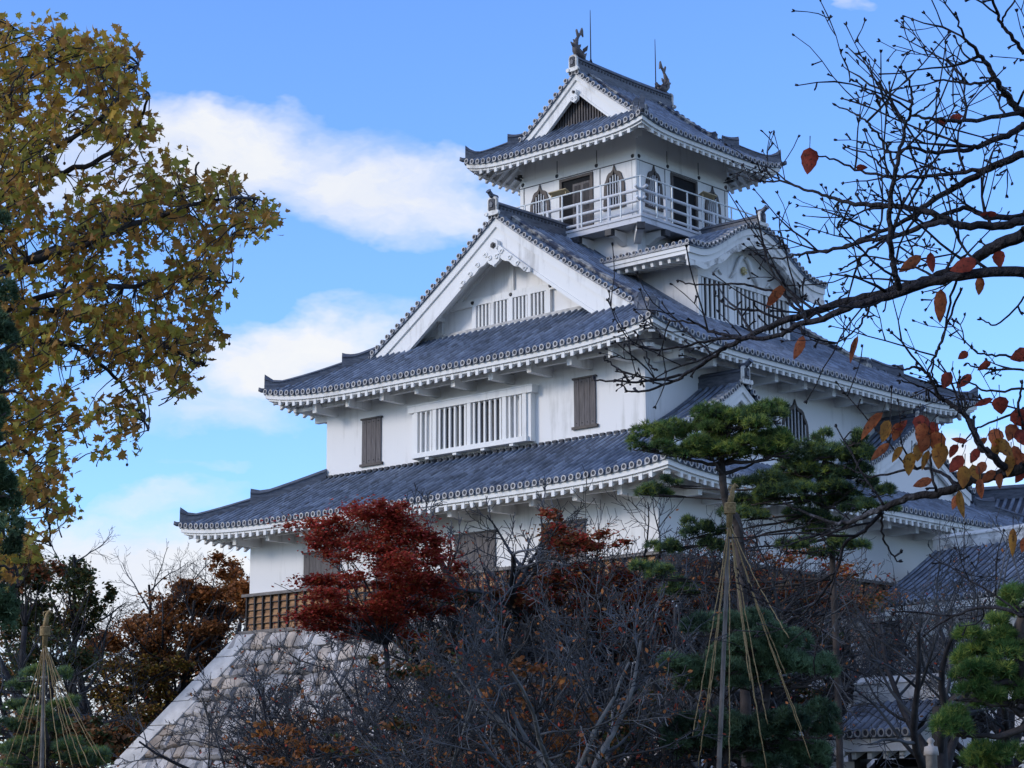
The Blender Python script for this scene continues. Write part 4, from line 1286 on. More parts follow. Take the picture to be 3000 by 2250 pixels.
# ------------------------------------------------------------------ bare cherries in front of the castle
def bare_tree(px, dist, ytop, label, seed, spread=1.0, prm=CHERRY, group='bare cherry trees before the castle', leaves=None, lean=0.0, trunk='barkg', name='bare_cherry_tree', nleaf=0, rk=1.0):
    rs = random.Random(seed)
    b = ground_at(px, dist); H = at(px, ytop, dist).z
    t = thing(name, label, 'tree', b, group)
    m = MB(); tips = []
    q = dict(prm); q['len'] = (prm['len'][0]*spread,)+tuple(prm['len'][1:])
    grow(m, rs, b-Vector((0, 0, .1)), Vector((RT0.x*lean, RT0.y*lean, 1)), H*.36, H*.0205*rk, 0, q, tips)
    # stretch so that the highest twig ends where it should
    zt = max(v[2] for v in m.v); k = H/zt
    m.v = [(b.x+(x-b.x)*k, b.y+(y-b.y)*k, z*k) for x, y, z in m.v]
    # trunk and limbs apart from the twigs
    A, B = MB(), MB()
    for mb, want in ((A, 0), (B, 1)):
        mp = {}
        for f, mt, s in zip(m.f, m.m, m.sm):
            if mt != want: continue
            ids = []
            for i in f:
                if i not in mp: mp[i] = len(mb.v); mb.v.append(m.v[i])
                ids.append(mp[i])
            mb.face(tuple(ids), 0, s)
    A.build('trunk', MT['bark'] if trunk == 'barkg' else MT[trunk], t); B.build('twigs', MT['barkg'], t)
    nleaf = int(nleaf*2.2)
    if nleaf and tips:
        lv = MB()
        for _ in range(nleaf):
            p, d = rs.choice(tips); p = Vector((b.x+(p.x-b.x)*k, b.y+(p.y-b.y)*k, p.z*k))+rv(rs, .06)
            a, c = rand_frame(rs, .2, .7); s = .095*rs.uniform(.7, 1.25)
            leaf_blade(lv, p, a, c, s, s*.6, rs.choice((0, 1, 1)))
        lv.build('leaves', leaves or [MT['lf_red'], MT['lf_rust']], t)
    return t
MT['lf_red'] = leafmat('red_leaf', (0.42, 0.065, 0.03), (0.20, 0.03, 0.018))
MT['lf_rust'] = leafmat('rust_leaf', (0.48, 0.19, 0.06), (0.25, 0.09, 0.036))
MT['lf_orange'] = leafmat('orange_leaf', (0.46, 0.19, 0.04), (0.25, 0.08, 0.02))
MT['lf_gold'] = leafmat('yellow_leaf', (0.56, 0.34, 0.06), (0.30, 0.17, 0.035))
MT['lf_olive'] = leafmat('olive_leaf', (0.16, 0.13, 0.03), (0.07, 0.065, 0.018))
MT['lf_brown'] = leafmat('brown_leaf', (0.27, 0.13, 0.048), (0.13, 0.06, 0.028))
MT['lf_maple'] = leafmat('crimson_maple_leaf', (0.52, 0.072, 0.050), (0.27, 0.035, 0.03), scale=1.0)
MT['lf_mrust'] = leafmat('russet_maple_leaf', (0.42, 0.13, 0.05), (0.20, 0.055, 0.028), scale=1.0)
MT['lf_green'] = leafmat('dark_green_leaf', (0.085, 0.115, 0.045), (0.035, 0.055, 0.025))
CT = [
    (1055, 53, 1085, 'bare tree veiling the wide shutter right of the crimson maple', 1.0, 50, 0),
    (1245, 53, 1065, 'bare tree spreading its twigs in front of the second maple', 1.0, 60, 0),
    (1465, 52, 1085, 'bare tree veiling the near corner of the lower wall', .95, 60, 0),
    (1930, 60, 1100, 'bare tree veiling the left half of the tiled wing roof', .9, 60, 1),
    (2110, 56, 1110, 'bare tree veiling the right half of the tiled wing roof', .9, 60, 1),  # px, distance, top, label, spread, leaves
    (640, 44, 1425, 'low bare cherry spreading before the left part of the stone base', 1.0, 60),
    (770, 47, 1340, 'bare cherry with few rusty leaves below the red maple', 1.0, 90),
    (905, 38, 1490, 'low wide bare cherry with brown leaves in front of the stone base', 1.2, 160),
    (1010, 50, 1180, 'bare grey cherry just right of the crimson maple', .9, 60, 0),
    (1105, 53, 1025, 'upright bare tree rising against the lower white wall', .55, 40),
    (1215, 46, 1215, 'bare cherry with arching grey limbs in the middle of the thicket', 1.0, 70),
    (1295, 54, 1040, 'bare twiggy tree among dark red leaves under the lower eave', .85, 70, 0),
    (1350, 36, 1430, 'low bare cherry hung with brown leaves in the middle foreground', 1.2, 220),
    (1440, 45, 1160, 'tall bare cherry left of the rope-strung pine', .9, 60),
    (1690, 56, 1120, 'bare cherry behind the rope-strung pine with rusty leaves', .9, 200),
    (1835, 60, 1125, 'bare cherry with many small rusty leaves before the white wing', .9, 220, 1),
    (2020, 47, 1085, 'tall dark-trunked bare cherry before the tiled wing roof', .9, 40, 1),
    (2150, 52, 1130, 'bare cherry at the right edge before the tiled wing roof', .8, 40, 1),
    (1000, 56, 1120, 'bare tree touching the lower eave right of the crimson maple', .8, 60, 0),
    (1185, 55, 1070, 'bare tree with dense upright twigs before the middle of the lower wall', .8, 60, 0),
    (1390, 52, 1075, 'bare tree before the near corner of the lower wall', .85, 60, 0),
    (1510, 50, 1100, 'bare tree just left of the tall rope cone', .8, 120, 0),
    (1620, 55, 1110, 'bare tree rising behind the topknot of the tall rope cone', .8, 160),
    (1770, 58, 1150, 'bare rusty-leaved tree below the spiky dark pine', .8, 200, 1),
    (610, 47, 1365, 'bare cherry whose twigs cross the upper joints of the stone base', 1.0, 60),
    (665, 44, 1352, 'bare cherry under the left end of the crimson maple', 1.25, 60),
    (815, 42, 1350, 'bare cherry directly under the middle of the crimson maple', 1.2, 80),
    (940, 44, 1330, 'bare cherry just right of and below the crimson maple', 1.1, 80),
    (690, 40, 1440, 'bare cherry with drooping twigs in front of the stone facing', 1.2, 70),
    (1560, 42, 1290, 'bare cherry tangled behind the foot of the rope cone', 1.0, 90),
    (1150, 39, 1480, 'lowest bare cherry at the bottom middle of the thicket', 1.2, 120, 1),
]
for i, c_ in enumerate(CT): bare_tree(c_[0], c_[1], c_[2], c_[3], 100+i, c_[4], (THIN if c_[6] else CHERRY) if len(c_) > 6 else (THIN if i % 3 else CHERRY), nleaf=c_[5])
GL = [(1335, 37, 1215, 'pale grey-barked bare cherry with arching limbs left of the rope-strung pine', .9, 60), (1215, 32, 1235, 'pale grey-barked bare cherry in the middle of the thicket', 1.15, 120), (990, 34, 1330, 'pale grey-barked bare cherry reaching over the stone facing', 1.15, 120)]
for i, (px, d_, yt, lb, sp, nl) in enumerate(GL): bare_tree(px, d_, yt, lb, 260+i, sp, THIN, nleaf=nl, trunk='barkl', rk=.95)  # brighter trunk bark puts the limbs' blue-grey highlights into the colour
BT = [(105, 78, 1150, 'bare tree with a leaning dark trunk nearest the plane tree', .9), (215, 90, 1108, 'tall bare tree against white cloud left of the castle', 1.0), (330, 96, 1135, 'bare tree with forking limbs against white cloud left of the castle', 1.0), (452, 98, 1165, 'bare tree with upright trunk touching the castle wall corner', .85)]
for i, (px, d_, yt, lb, sp) in enumerate(BT): bare_tree(px, d_, yt, lb, 200+i, sp, CHERRY, 'bare trees beyond the stone base', nleaf=0, rk=1.25)

# ------------------------------------------------------------------ autumn-leaved trees
def leafy_tree(name, label, cat, px, dist, clumps, mats, seed, size, dens, group=None, flat=.6, lobes=False, wts=None, trunk='bark', tr=None, bare=1.0, grow_=1.0, depth=1.0, base_px=None):
    """clumps: (px, py, rx, ry) in photograph units at the tree's distance"""
    rs = random.Random(seed)
    bp = base_px if base_px is not None else px
    b = ground_at(bp, dist); t = thing(name, label, cat, b, group)
    ax = Vector((RT0.x, RT0.y, 0)); fw = Vector((FW.x, FW.y, 0)).normalized()
    cs = []
    for (x, y, rx, ry) in clumps:
        dd = rs.uniform(-1, 1)*depth
        c = at(x, y, dist+dd); cs.append((c, px2m(rx, dist)*grow_, px2m(ry, dist)*grow_))
    for c, rx, rz in list(cs):
        for _ in range(2):
            cs.append((c+ax*(rs.uniform(-1.1, 1.1)*rx)+fw*(rs.uniform(-1, 1)*rx)+Vector((0, 0, rs.uniform(-1.0, .8)*rz)), rx*rs.uniform(.5, .8), rz*rs.uniform(.5, .9)))
    zs = [c[0].z for c in cs]; zc = min(zs)+(max(zs)-min(zs))*.35; cx = sum((c[0] for c in cs), Vector())/len(cs)
    fork = Vector((b.x*.45+cx.x*.55, b.y*.45+cx.y*.55, zc*.80))
    m = MB(); r0 = tr or max(zs)*.014
    limb(m, [b-Vector((0, 0, .1)), b.lerp(fork, .5)+rv(rs, .25), fork], r0, r0*.7, 8, 0)
    for c, rx, rz in cs:
        if rs.random() > bare: continue
        e = c+rv(rs, rz*.3)
        limb(m, [fork, fork.lerp(e, .5)+rv(rs, .18*(e-fork).length)*.6, e], r0*.30, r0*.08, 6, 0, .02, rs)
        for _ in range(3):
            q = fork.lerp(e, rs.uniform(.55, 1.0)); g_ = c+ax*(rs.uniform(-1, 1)*rx)+fw*(rs.uniform(-.7, .7)*rx)+Vector((0, 0, rs.uniform(-.6, .9)*rz))
            limb(m, [q, q.lerp(g_, .5)+rv(rs, .15), g_], r0*.10, .008, 4, 0, .01, rs, 3)
    m.build('trunk', MT[trunk], t)
    lv = MB()
    for c, rx, rz in cs:
        n = int(dens*17*rx*rz/(size*size))
        subs = [(rv(rs)*rs.uniform(.25, .85), rs.uniform(.34, .62)) for _ in range(max(5, int(rx*4)))]
        for _ in range(n):
            sv, sr = rs.choice(subs); v = sv+rv(rs, sr*abs(rs.gauss(0, .75)))
            p = c+ax*(v.x*rx)+fw*(v.y*rx*.75)+Vector((0, 0, v.z*rz))
            a, bb = rand_frame(rs, flat, .5); s = size*rs.uniform(.65, 1.25)
            leaf_blade(lv, p, a, bb, s, s*.85, rs.choices(range(len(mats)), wts)[0], lobes)
    lv.build('crown', [MT[q] for q in mats], t)
    return t
leafy_tree('maple_tree', 'crimson and russet maple spreading in front of the lower white wall', 'tree', 830, 50,
    [(835, 1095, 22, 16), (845, 1130, 80, 34), (838, 1105, 34, 16), (770, 1155, 85, 26), (900, 1160, 70, 32), (730, 1190, 50, 20), (820, 1195, 95, 28), (930, 1205, 45, 22), (860, 1225, 70, 26), (740, 1262, 85, 16), (840, 1275, 60, 22), (700, 1315, 55, 24), (760, 1340, 60, 22), (830, 1318, 45, 16), (725, 1360, 40, 14), (780, 1372, 26, 12), (705, 1285, 50, 18), (790, 1305, 70, 22), (890, 1300, 60, 24), (955, 1265, 40, 22), (900, 1255, 50, 20), (690, 1340, 40, 18), (850, 1345, 50, 18), (930, 1320, 40, 20)],
    ['lf_maple', 'lf_mrust', 'lf_red'], 31, .085, 1.85, 'red maples before the castle', .9, wts=(5, 3, 1), base_px=860, bare=.35, grow_=1.25, tr=.09)
leafy_tree('maple_tree', 'dark red maple half hidden by bare twigs under the lower eave', 'tree', 1240, 51,
    [(1205, 1150, 55, 22), (1270, 1160, 55, 22), (1190, 1110, 26, 12), (1240, 1185, 60, 18), (1330, 1280, 70, 34), (1290, 1320, 70, 34), (1375, 1310, 60, 34), (1340, 1240, 50, 22), (1225, 1255, 60, 24), (1360, 1370, 70, 34), (1270, 1390, 70, 30), (1180, 1300, 60, 26), (1100, 1290, 50, 24), (1420, 1420, 50, 34)],
    ['lf_maple', 'lf_mrust', 'lf_brown'], 32, .10, 2.4, 'red maples before the castle',   .8, wts=(2, 2, 4), base_px=1285, bare=.4, grow_=1.1, tr=.09)
leafy_tree('maple_tree', 'thin rusty maple behind the rope-strung pine pole', 'tree', 1545, 52,
    [(1640, 1270, 60, 24), (1720, 1260, 60, 26), (1780, 1290, 50, 26), (1840, 1230, 50, 24), (1860, 1300, 46, 26), (1570, 1260, 50, 24), (1500, 1215, 40, 22), (1600, 1190, 60, 26), (1680, 1200, 55, 28), (1480, 1260, 40, 24), (1520, 1310, 45, 30), (1760, 1200, 50, 26), (1450, 1350, 30, 30), (1620, 1240, 50, 20)],
    ['lf_rust', 'lf_red', 'lf_brown'], 33, .085, .55, 'red maples before the castle', .5, wts=(4, 2, 3), base_px=1500)
BK = [
 ('tawny autumn tree of orange leaves beside the castle wall corner', 470, 95, [(500, 1235, 45, 30), (455, 1265, 60, 30), (520, 1290, 30, 40), (430, 1300, 60, 30), (490, 1330, 50, 30), (400, 1270, 40, 25)], ['lf_rust', 'lf_orange', 'lf_brown'], 1.5, (4, 2, 3)),
 ('brown-leaved tree in the middle of the thicket left of the stone base', 330, 94, [(370, 1330, 60, 40), (300, 1350, 60, 36), (410, 1390, 60, 40), (340, 1420, 70, 40), (250, 1380, 50, 30), (460, 1400, 40, 40)], ['lf_brown', 'lf_rust', 'lf_orange'], 1.25, (5, 3, 1)),
 ('golden yellow-leaved tree low beside the battered stone corner', 240, 92, [(200, 1400, 50, 34), (260, 1450, 70, 34), (330, 1480, 60, 30), (220, 1500, 50, 28), (300, 1540, 60, 26), (160, 1340, 40, 40), (380, 1440, 40, 26)], ['lf_gold', 'lf_olive', 'lf_brown'], .8, (3, 4, 4)),
 ('dark green broadleaf tree behind the left rope cone', 110, 86, [(70, 1260, 60, 50), (150, 1250, 50, 45), (40, 1340, 60, 50), (120, 1360, 60, 50), (190, 1300, 40, 40), (60, 1430, 70, 50), (160, 1440, 60, 45)], ['lf_green', 'lf_olive', 'lf_brown'], 1.25, (6, 2, 1)),
 ('rust-brown bushy tree low under the stone base slope', 330, 91, [(250, 1570, 70, 34), (330, 1590, 70, 34), (170, 1560, 60, 40), (200, 1620, 80, 34), (300, 1640, 70, 28), (400, 1540, 36, 30)], ['lf_brown', 'lf_rust', 'lf_green'], 1.1, (5, 3, 3)),
 ('dull red and brown tree just beyond the plane tree', 60, 80, [(40, 1200, 60, 40), (90, 1225, 40, 30), (20, 1260, 40, 40)], ['lf_brown', 'lf_mrust', 'lf_green'], .9, (4, 3, 3)),
 ('dark brown undergrowth tree at the foot of the left rope cone', 90, 62, [(40, 1590, 60, 40), (130, 1580, 60, 40), (210, 1590, 50, 40), (70, 1650, 80, 30), (180, 1650, 70, 30)], ['lf_green', 'lf_brown', 'lf_brown'], 1.2, (4, 4, 1)),
]
for i, (lb, px, d_, cl_, mt, dn, wt) in enumerate(BK):
    leafy_tree('autumn_tree', lb, 'tree', px, d_, cl_, mt, 300+i, .17, dn*1.9, 'autumn trees left of the stone base', .4, wts=wt, depth=2.5)
FT = [
 ('dark russet tree screening the weatherboard right of the crimson maple', 1080, 60, [(1000, 1250, 50, 24), (1060, 1290, 60, 30), (1120, 1250, 50, 24), (1010, 1330, 50, 26), (1130, 1330, 60, 28), (1180, 1240, 40, 22), (1220, 1300, 60, 28), (1090, 1370, 60, 24), (1150, 1290, 60, 24), (1040, 1340, 60, 24)], ['lf_brown', 'lf_mrust', 'lf_maple'], .45, (4, 4, 2)),
 ('dusky olive-brown tree behind the pole of the tall rope cone', 1640, 60, [(1450, 1260, 50, 30), (1500, 1300, 60, 28), (1560, 1300, 60, 30), (1640, 1260, 60, 28), (1700, 1300, 60, 30), (1780, 1270, 60, 28), (1830, 1310, 50, 28), (1470, 1330, 60, 30), (1900, 1300, 50, 26), (1610, 1340, 60, 26), (1740, 1350, 60, 26), (1390, 1290, 50, 26)], ['lf_green', 'lf_brown', 'lf_rust'], .40, (4, 4, 3)),
 ('broad brown-leaved tree filling the thicket left of the rope-strung pine', 1350, 58, [(1180, 1400, 70, 34), (1080, 1420, 70, 30), (1300, 1440, 80, 34), (1420, 1480, 70, 36), (1130, 1480, 80, 34), (1240, 1520, 80, 34), (1360, 1540, 80, 36), (1000, 1480, 60, 30), (1440, 1380, 50, 34), (1060, 1340, 50, 26)], ['lf_brown', 'lf_mrust', 'lf_green'], .42, (6, 2, 3)),
 ('dark olive-leaved tree behind the rope-strung pine', 1680, 56, [(1700, 1400, 80, 36), (1800, 1380, 60, 30), (1620, 1480, 80, 36), (1760, 1500, 60, 34), (1480, 1420, 60, 34), (1530, 1540, 70, 34), (1660, 1580, 80, 36), (1740, 1320, 60, 24)], ['lf_green', 'lf_brown', 'lf_olive'], .30, (5, 4, 1)),
 ('dark green shrub at the foot of the crimson maple', 900, 52, [(880, 1390, 50, 26), (960, 1380, 60, 30), (1040, 1390, 50, 24), (930, 1310, 40, 24), (1000, 1300, 50, 24), (1080, 1340, 40, 24)], ['lf_green', 'lf_brown', 'lf_mrust'], .42, (5, 3, 2)),
 ('brown-leaved shrubby tree below the middle of the thicket', 1150, 33.5, [(1130, 1450, 60, 22), (1210, 1480, 60, 24), (1080, 1500, 50, 22), (1160, 1550, 80, 26), (1260, 1540, 60, 24), (1100, 1610, 80, 26), (1230, 1620, 80, 28)], ['lf_brown', 'lf_rust', 'lf_orange'], .30, (4, 4, 1)),
 ('dusky green and brown undergrowth in front of the stone base', 900, 37, [(860, 1440, 50, 26), (930, 1450, 50, 24), (1010, 1430, 46, 28), (960, 1520, 60, 26), (860, 1560, 60, 24), (760, 1600, 70, 26), (880, 1630, 80, 26)], ['lf_brown', 'lf_green', 'lf_rust'], .42, (4, 4, 1)),
 ('orange-brown leaved bush at the foot of the stone base', 620, 41, [(600, 1580, 50, 20), (560, 1620, 50, 18), (660, 1610, 60, 22), (600, 1645, 60, 18), (700, 1560, 40, 16)], ['lf_rust', 'lf_brown', 'lf_orange'], .40, (4, 4, 2)),
 ('dark shrubs at the bottom middle behind the bare twigs', 1320, 46, [(1290, 1600, 80, 36), (1370, 1580, 60, 40), (1200, 1640, 70, 26), (1350, 1650, 90, 26), (1420, 1500, 40, 40)], ['lf_green', 'lf_brown', 'lf_green'], .8, (4, 2, 1)),
]
for i, (lb, px, d_, cl_, mt, dn, wt) in enumerate(FT):
    leafy_tree('autumn_shrub', lb, 'shrub', px, d_, cl_, mt, 330+i, .10, dn*1.7, 'leafy shrubs among the bare cherries', .3, wts=wt, depth=2.0)

# far-off autumn wood, read as one mass
rs = random.Random(401)
m = MB()
for i in range(150):
    x = rs.uniform(-500, 720); y = rs.uniform(1400, 1720)+60*math.sin(x*.012)
    c = at(x, max(y, 1390), rs.uniform(128, 150))
    mats_ = rs.choice(((0, 0, 1), (1, 1, 2), (0, 3, 0), (2, 3, 1)))
    for _ in range(110):
        p_ = c+Vector((rs.gauss(0, 1.5), rs.gauss(0, 1.5), rs.gauss(0, .95)))
        a, b = rand_frame(rs, .4, .3); sz = rs.uniform(.25, .5); leaf_blade(m, p_, a, b, sz, sz*.8, rs.choice(mats_))
wood = m.build('distant_wood', [MT['lf_brown'], MT['lf_rust'], MT['lf_olive'], MT['lf_green']])
wood['kind'] = 'stuff'; tag(wood, 'far-off wood of brown and green autumn trees left of the castle', 'wood')
# ------------------------------------------------------------------ pines
MT['needle'] = leafmat('pine_needles', (0.36, 0.42, 0.085), (0.10, 0.16, 0.055), scale=0.9, trans=.35, lo=.38, hi=.62)
MT['needle2'] = leafmat('dark_pine_needles', (0.09, 0.15, 0.065), (0.012, 0.028, 0.020), scale=0.9, trans=.35, lo=.38, hi=.62)
MT['needle3'] = leafmat('bright_pine_needles', (0.115, 0.215, 0.055), (0.040, 0.105, 0.030), scale=0.8, trans=.35, lo=.38, hi=.62)
MT['needle4'] = leafmat('blue_green_needles', (0.19, 0.30, 0.16), (0.026, 0.058, 0.040), scale=0.9, trans=.35, lo=.38, hi=.62)
def pine(label, dist, trunk, r0, pads, mats, seed, dens, L, nn, group, limbs=(), w=.016, depth=1.0, bark='barkp', fat=1.0):
    rs = random.Random(seed)
    T = [at(x, y, dist) for x, y in trunk]
    b = Vector((T[0].x, T[0].y, 0)); t = thing('pine_tree', label, 'tree', b, group)
    m = MB(); pts = limb(m, [b-Vector((0, 0, .1))]+T, r0, r0*.35, 9, 0, r0*.1, rs)
    PD = [(at(x, y, dist+rs.uniform(-.5, .5)*depth), px2m(rx, dist)*(1.12 if fat < 1.5 else 1.22), px2m(ry, dist)*1.75*fat) for x, y, rx, ry in pads]
    for c, rx, rz in PD:
        q = min(pts, key=lambda p: (p-(c+Vector((0, 0, -rx*.5)))).length)
        e = c+Vector((0, 0, -rz*.35))
        limb(m, [q, q.lerp(e, .5)+Vector((0, 0, -.06)), e], r0*.42, r0*.12, 6, 0, .03, rs)
        for _ in range(6):
            g_ = e+RT0*(rs.uniform(-.9, .9)*rx)+Vector((FW.x, FW.y, 0))*(rs.uniform(-.6, .6)*rx)+Vector((0, 0, rs.uniform(-.1, .5)*rz))
            limb(m, [e.lerp(q, .2), e.lerp(g_, .5), g_], r0*.12, .012, 5, 0, .02, rs, 3)
    m.build('trunk', MT[bark], t)
    for c, rx, rz in PD:
        f = MB(); n = int(dens*rx*(rz+.25*rx)*1500)
        pine_pad(f, rs, c, rx, rx*.8, rz, n, L, nn, range(len(mats)), w)
        f.build('needle_pad', [MT[q] for q in mats], t)
    return t
pine('sunlit black pine with flat bright pads before the small roof gable', 42, [(1600, 1200), (1572, 1100), (1558, 1000), (1565, 930), (1610, 890)], .12,
     [(1640, 893, 66, 18), (1575, 915, 75, 26), (1500, 935, 70, 28), (1425, 955, 55, 24), (1620, 945, 75, 30), (1540, 975, 75, 22), (1675, 970, 34, 26), (1470, 980, 60, 14), (1655, 905, 40, 20), (1545, 900, 40, 18), (1600, 910, 60, 22), (1560, 950, 70, 24), (1640, 980, 50, 20), (1390, 965, 30, 14)],
     ['needle', 'needle', 'needle3', 'needle2'], 41, .85, .13, 12, 'pines in the garden')
pine('dark green pine with spiky tops under the bell-shaped window', 44, [(1800, 1250), (1790, 1150), (1770, 1050), (1790, 960)], .08,
     [(1775, 950, 20, 22), (1845, 950, 24, 22), (1740, 985, 60, 22), (1810, 990, 70, 26), (1760, 1030, 90, 24), (1860, 1020, 40, 20), (1680, 1065, 90, 24), (1790, 1075, 90, 26), (1900, 1060, 34, 18), (1410, 1062, 40, 18), (1450, 1045, 24, 10), (1620, 1110, 60, 20), (1730, 1120, 60, 18), (1470, 1270, 40, 24), (1420, 1240, 50, 20), (1500, 1150, 40, 26), (1720, 1010, 40, 22), (1850, 985, 50, 24), (1700, 1040, 70, 24), (1640, 1075, 60, 20), (1830, 1050, 60, 24), (1880, 1090, 60, 20), (1560, 1170, 50, 22), (1440, 1180, 40, 20), (1770, 1140, 60, 22), (1810, 1190, 60, 20), (1730, 1185, 50, 18)],
     ['needle', 'needle2', 'needle2', 'needle4'], 42, .8, .13, 12, 'pines in the garden', fat=.95)
pine('rope-strung pine of tiered dark pads right of the middle', 35, [(1560, 1655), (1640, 1560), (1655, 1470), (1620, 1400), (1575, 1360)], .10,
     [(1571, 1352, 82, 20), (1635, 1398, 84, 22), (1520, 1438, 82, 18), (1475, 1448, 50, 14), (1705, 1418, 66, 22), (1710, 1462, 74, 20), (1571, 1588, 112, 24), (1741, 1578, 60, 26), (1740, 1638, 70, 20), (1610, 1470, 60, 16), (1500, 1600, 60, 18), (1640, 1640, 80, 18), (1600, 1420, 70, 20), (1560, 1470, 70, 18), (1650, 1440, 60, 18), (1770, 1450, 40, 16), (1480, 1470, 40, 16), (1620, 1600, 70, 22), (1680, 1585, 50, 20), (1540, 1620, 70, 18)],
     ['needle4', 'needle2', 'needle4'], 43, .95, .12, 13, 'rope-strung garden pines', fat=1.6)
pine('rope-strung pine of tiered pads in the lower left', 39, [(95, 1655), (100, 1600), (88, 1540), (98, 1480)], .09,
     [(96, 1462, 48, 13), (45, 1490, 36, 10), (40, 1524, 36, 12), (131, 1522, 34, 12), (85, 1545, 40, 11), (32, 1572, 38, 13), (112, 1570, 42, 14), (118, 1612, 52, 13), (45, 1615, 48, 13), (120, 1640, 100, 13), (185, 1645, 50, 10), (30, 1655, 50, 10)],
     ['needle4', 'needle4', 'needle'], 44, 1.0, .12, 12, 'rope-strung garden pines', fat=1.15)
pine('bright green pine with layered pads in the lower right corner', 27, [(2240, 1659), (2230, 1540), (2200, 1400), (2215, 1310)], .14,
     [(2200, 1302, 36, 18), (2185, 1345, 46, 16), (2140, 1395, 72, 22), (2190, 1400, 60, 26), (2095, 1420, 48, 16), (2100, 1452, 78, 18), (2150, 1480, 92, 20), (2090, 1500, 50, 16), (2180, 1510, 70, 18), (2065, 1570, 48, 24), (2160, 1638, 70, 24), (2110, 1650, 50, 16)],
     ['needle3', 'needle3', 'needle'], 45, 1.4, .115, 14, 'pines in the garden', w=.011, fat=1.3)
pine('dark juniper column at the left edge before the plane tree', 24, [(-60, 1500), (-50, 1000), (-30, 600), (-20, 480)], .2,
     [(-15, 500, 34, 34), (-25, 570, 40, 44), (-20, 660, 50, 50), (-15, 740, 58, 54), (-10, 810, 62, 50), (-20, 880, 60, 50), (-30, 960, 56, 50), (-30, 1040, 56, 50), (-25, 1120, 60, 46), (-35, 1190, 70, 50), (-50, 1280, 80, 60), (-60, 1380, 80, 60)],
     ['needle2', 'needle2', 'needle4'], 46, 1.3, .09, 12, 'pines in the garden', w=.016)

# ------------------------------------------------------------------ snow-rope cones over the two tiered pines
MT['bamboo'] = material('weathered_bamboo_pole', (0.25, 0.22, 0.20), 0.6, scale=3, col2=(0.13, 0.12, 0.115), stretch=(3, 3, .6))
MT['rope'] = material('straw_rope', (0.36, 0.26, 0.13), 0.9, scale=30, col2=(0.20, 0.14, 0.07))
def rope_cone(label, dist, apex, foot, ends, seed, k=1.0):
    rs = random.Random(seed)
    A = at(*apex, dist); B = at(*foot, dist); d = (A-B).normalized(); b = B-d*(B.z/d.z)
    t = thing('snow_rope_cone', label, 'rope cone', b, 'straw rope cones over garden pines')
    m = MB(); n = 14
    pts = [b.lerp(A, i/n) for i in range(n+1)]; rad = [.046*k-.014*k*i/n for i in range(n+1)]
    P2, R2_ = [], []
    for i in range(n+1):
        P2 += [pts[i]-d*.02, pts[i], pts[i]+d*.02]; R2_ += [rad[i], rad[i]*1.13, rad[i]]
    m.tube(P2, R2_, 9); m.build('pole', MT['bamboo'], t)
    kk = k*.72
    q = MB()
    q.tube([A-d*.75*kk, A-d*.45*kk, A-d*.40*kk, A-d*.20*kk, A-d*.18*kk], [.07*kk, .075*kk, .12*kk, .125*kk, .07*kk], 9)
    for i in range(7): q.tube([A-d*(.42-.035*i)*kk+Vector((math.cos(a), math.sin(a), 0))*.12*kk for a in linspace(0, 6.28, 11)], .022*kk, 5)
    q.tube([A-d*.2*kk, A+d*.0+RT0*.02, A+d*.14*kk+RT0*.03, A+d*.22*kk+RT0*.07, A+d*.18*kk+RT0*.12], [.07*kk, .07*kk, .045*kk, .05*kk, .03*kk], 7)
    q.tube([A+d*.14*kk+RT0*(.02+.06*math.cos(a))+UP0*(.05*math.sin(a)) for a in linspace(0, 6.2, 9)], .018*kk, 5)
    q.build('straw_topknot', MT['rope'], t)
    for (x, y) in ends:
        E = at(x, y, dist+rs.uniform(-1.5, .2)*k); s = A-d*.45*k
        m = MB(); N = 26; rp = []
        for i in range(N+1):
            f = i/N; p = s.lerp(E, f)+Vector((0, 0, -.10*math.sin(f*math.pi)))
            rp.append(p+rv(rs, .008))
        m.tube(rp, [.0078*k*(1.0+.25*(i % 2)) for i in range(N+1)], 5); m.build('rope', MT['rope'], t)
rope_cone('tall straw rope cone on a bamboo pole over the dark tiered pine', 33.6, (1578, 1068), (1553, 1659),
    [(1495, 1591), (1518, 1587), (1531, 1520), (1508, 1655), (1575, 1658), (1643, 1591), (1655, 1659), (1658, 1565), (1697, 1455), (1704, 1378), (1752, 1640), (1733, 1576), (1620, 1470)], 51)
rope_cone('small straw rope cone over the tiered pine in the lower left', 37.6, (98, 1338), (90, 1659),
    [(12, 1652), (38, 1640), (58, 1600), (83, 1658), (99, 1659), (132, 1659), (157, 1659), (178, 1659), (193, 1656), (210, 1634), (228, 1650), (70, 1659), (150, 1600), (40, 1560)], 52, .95)

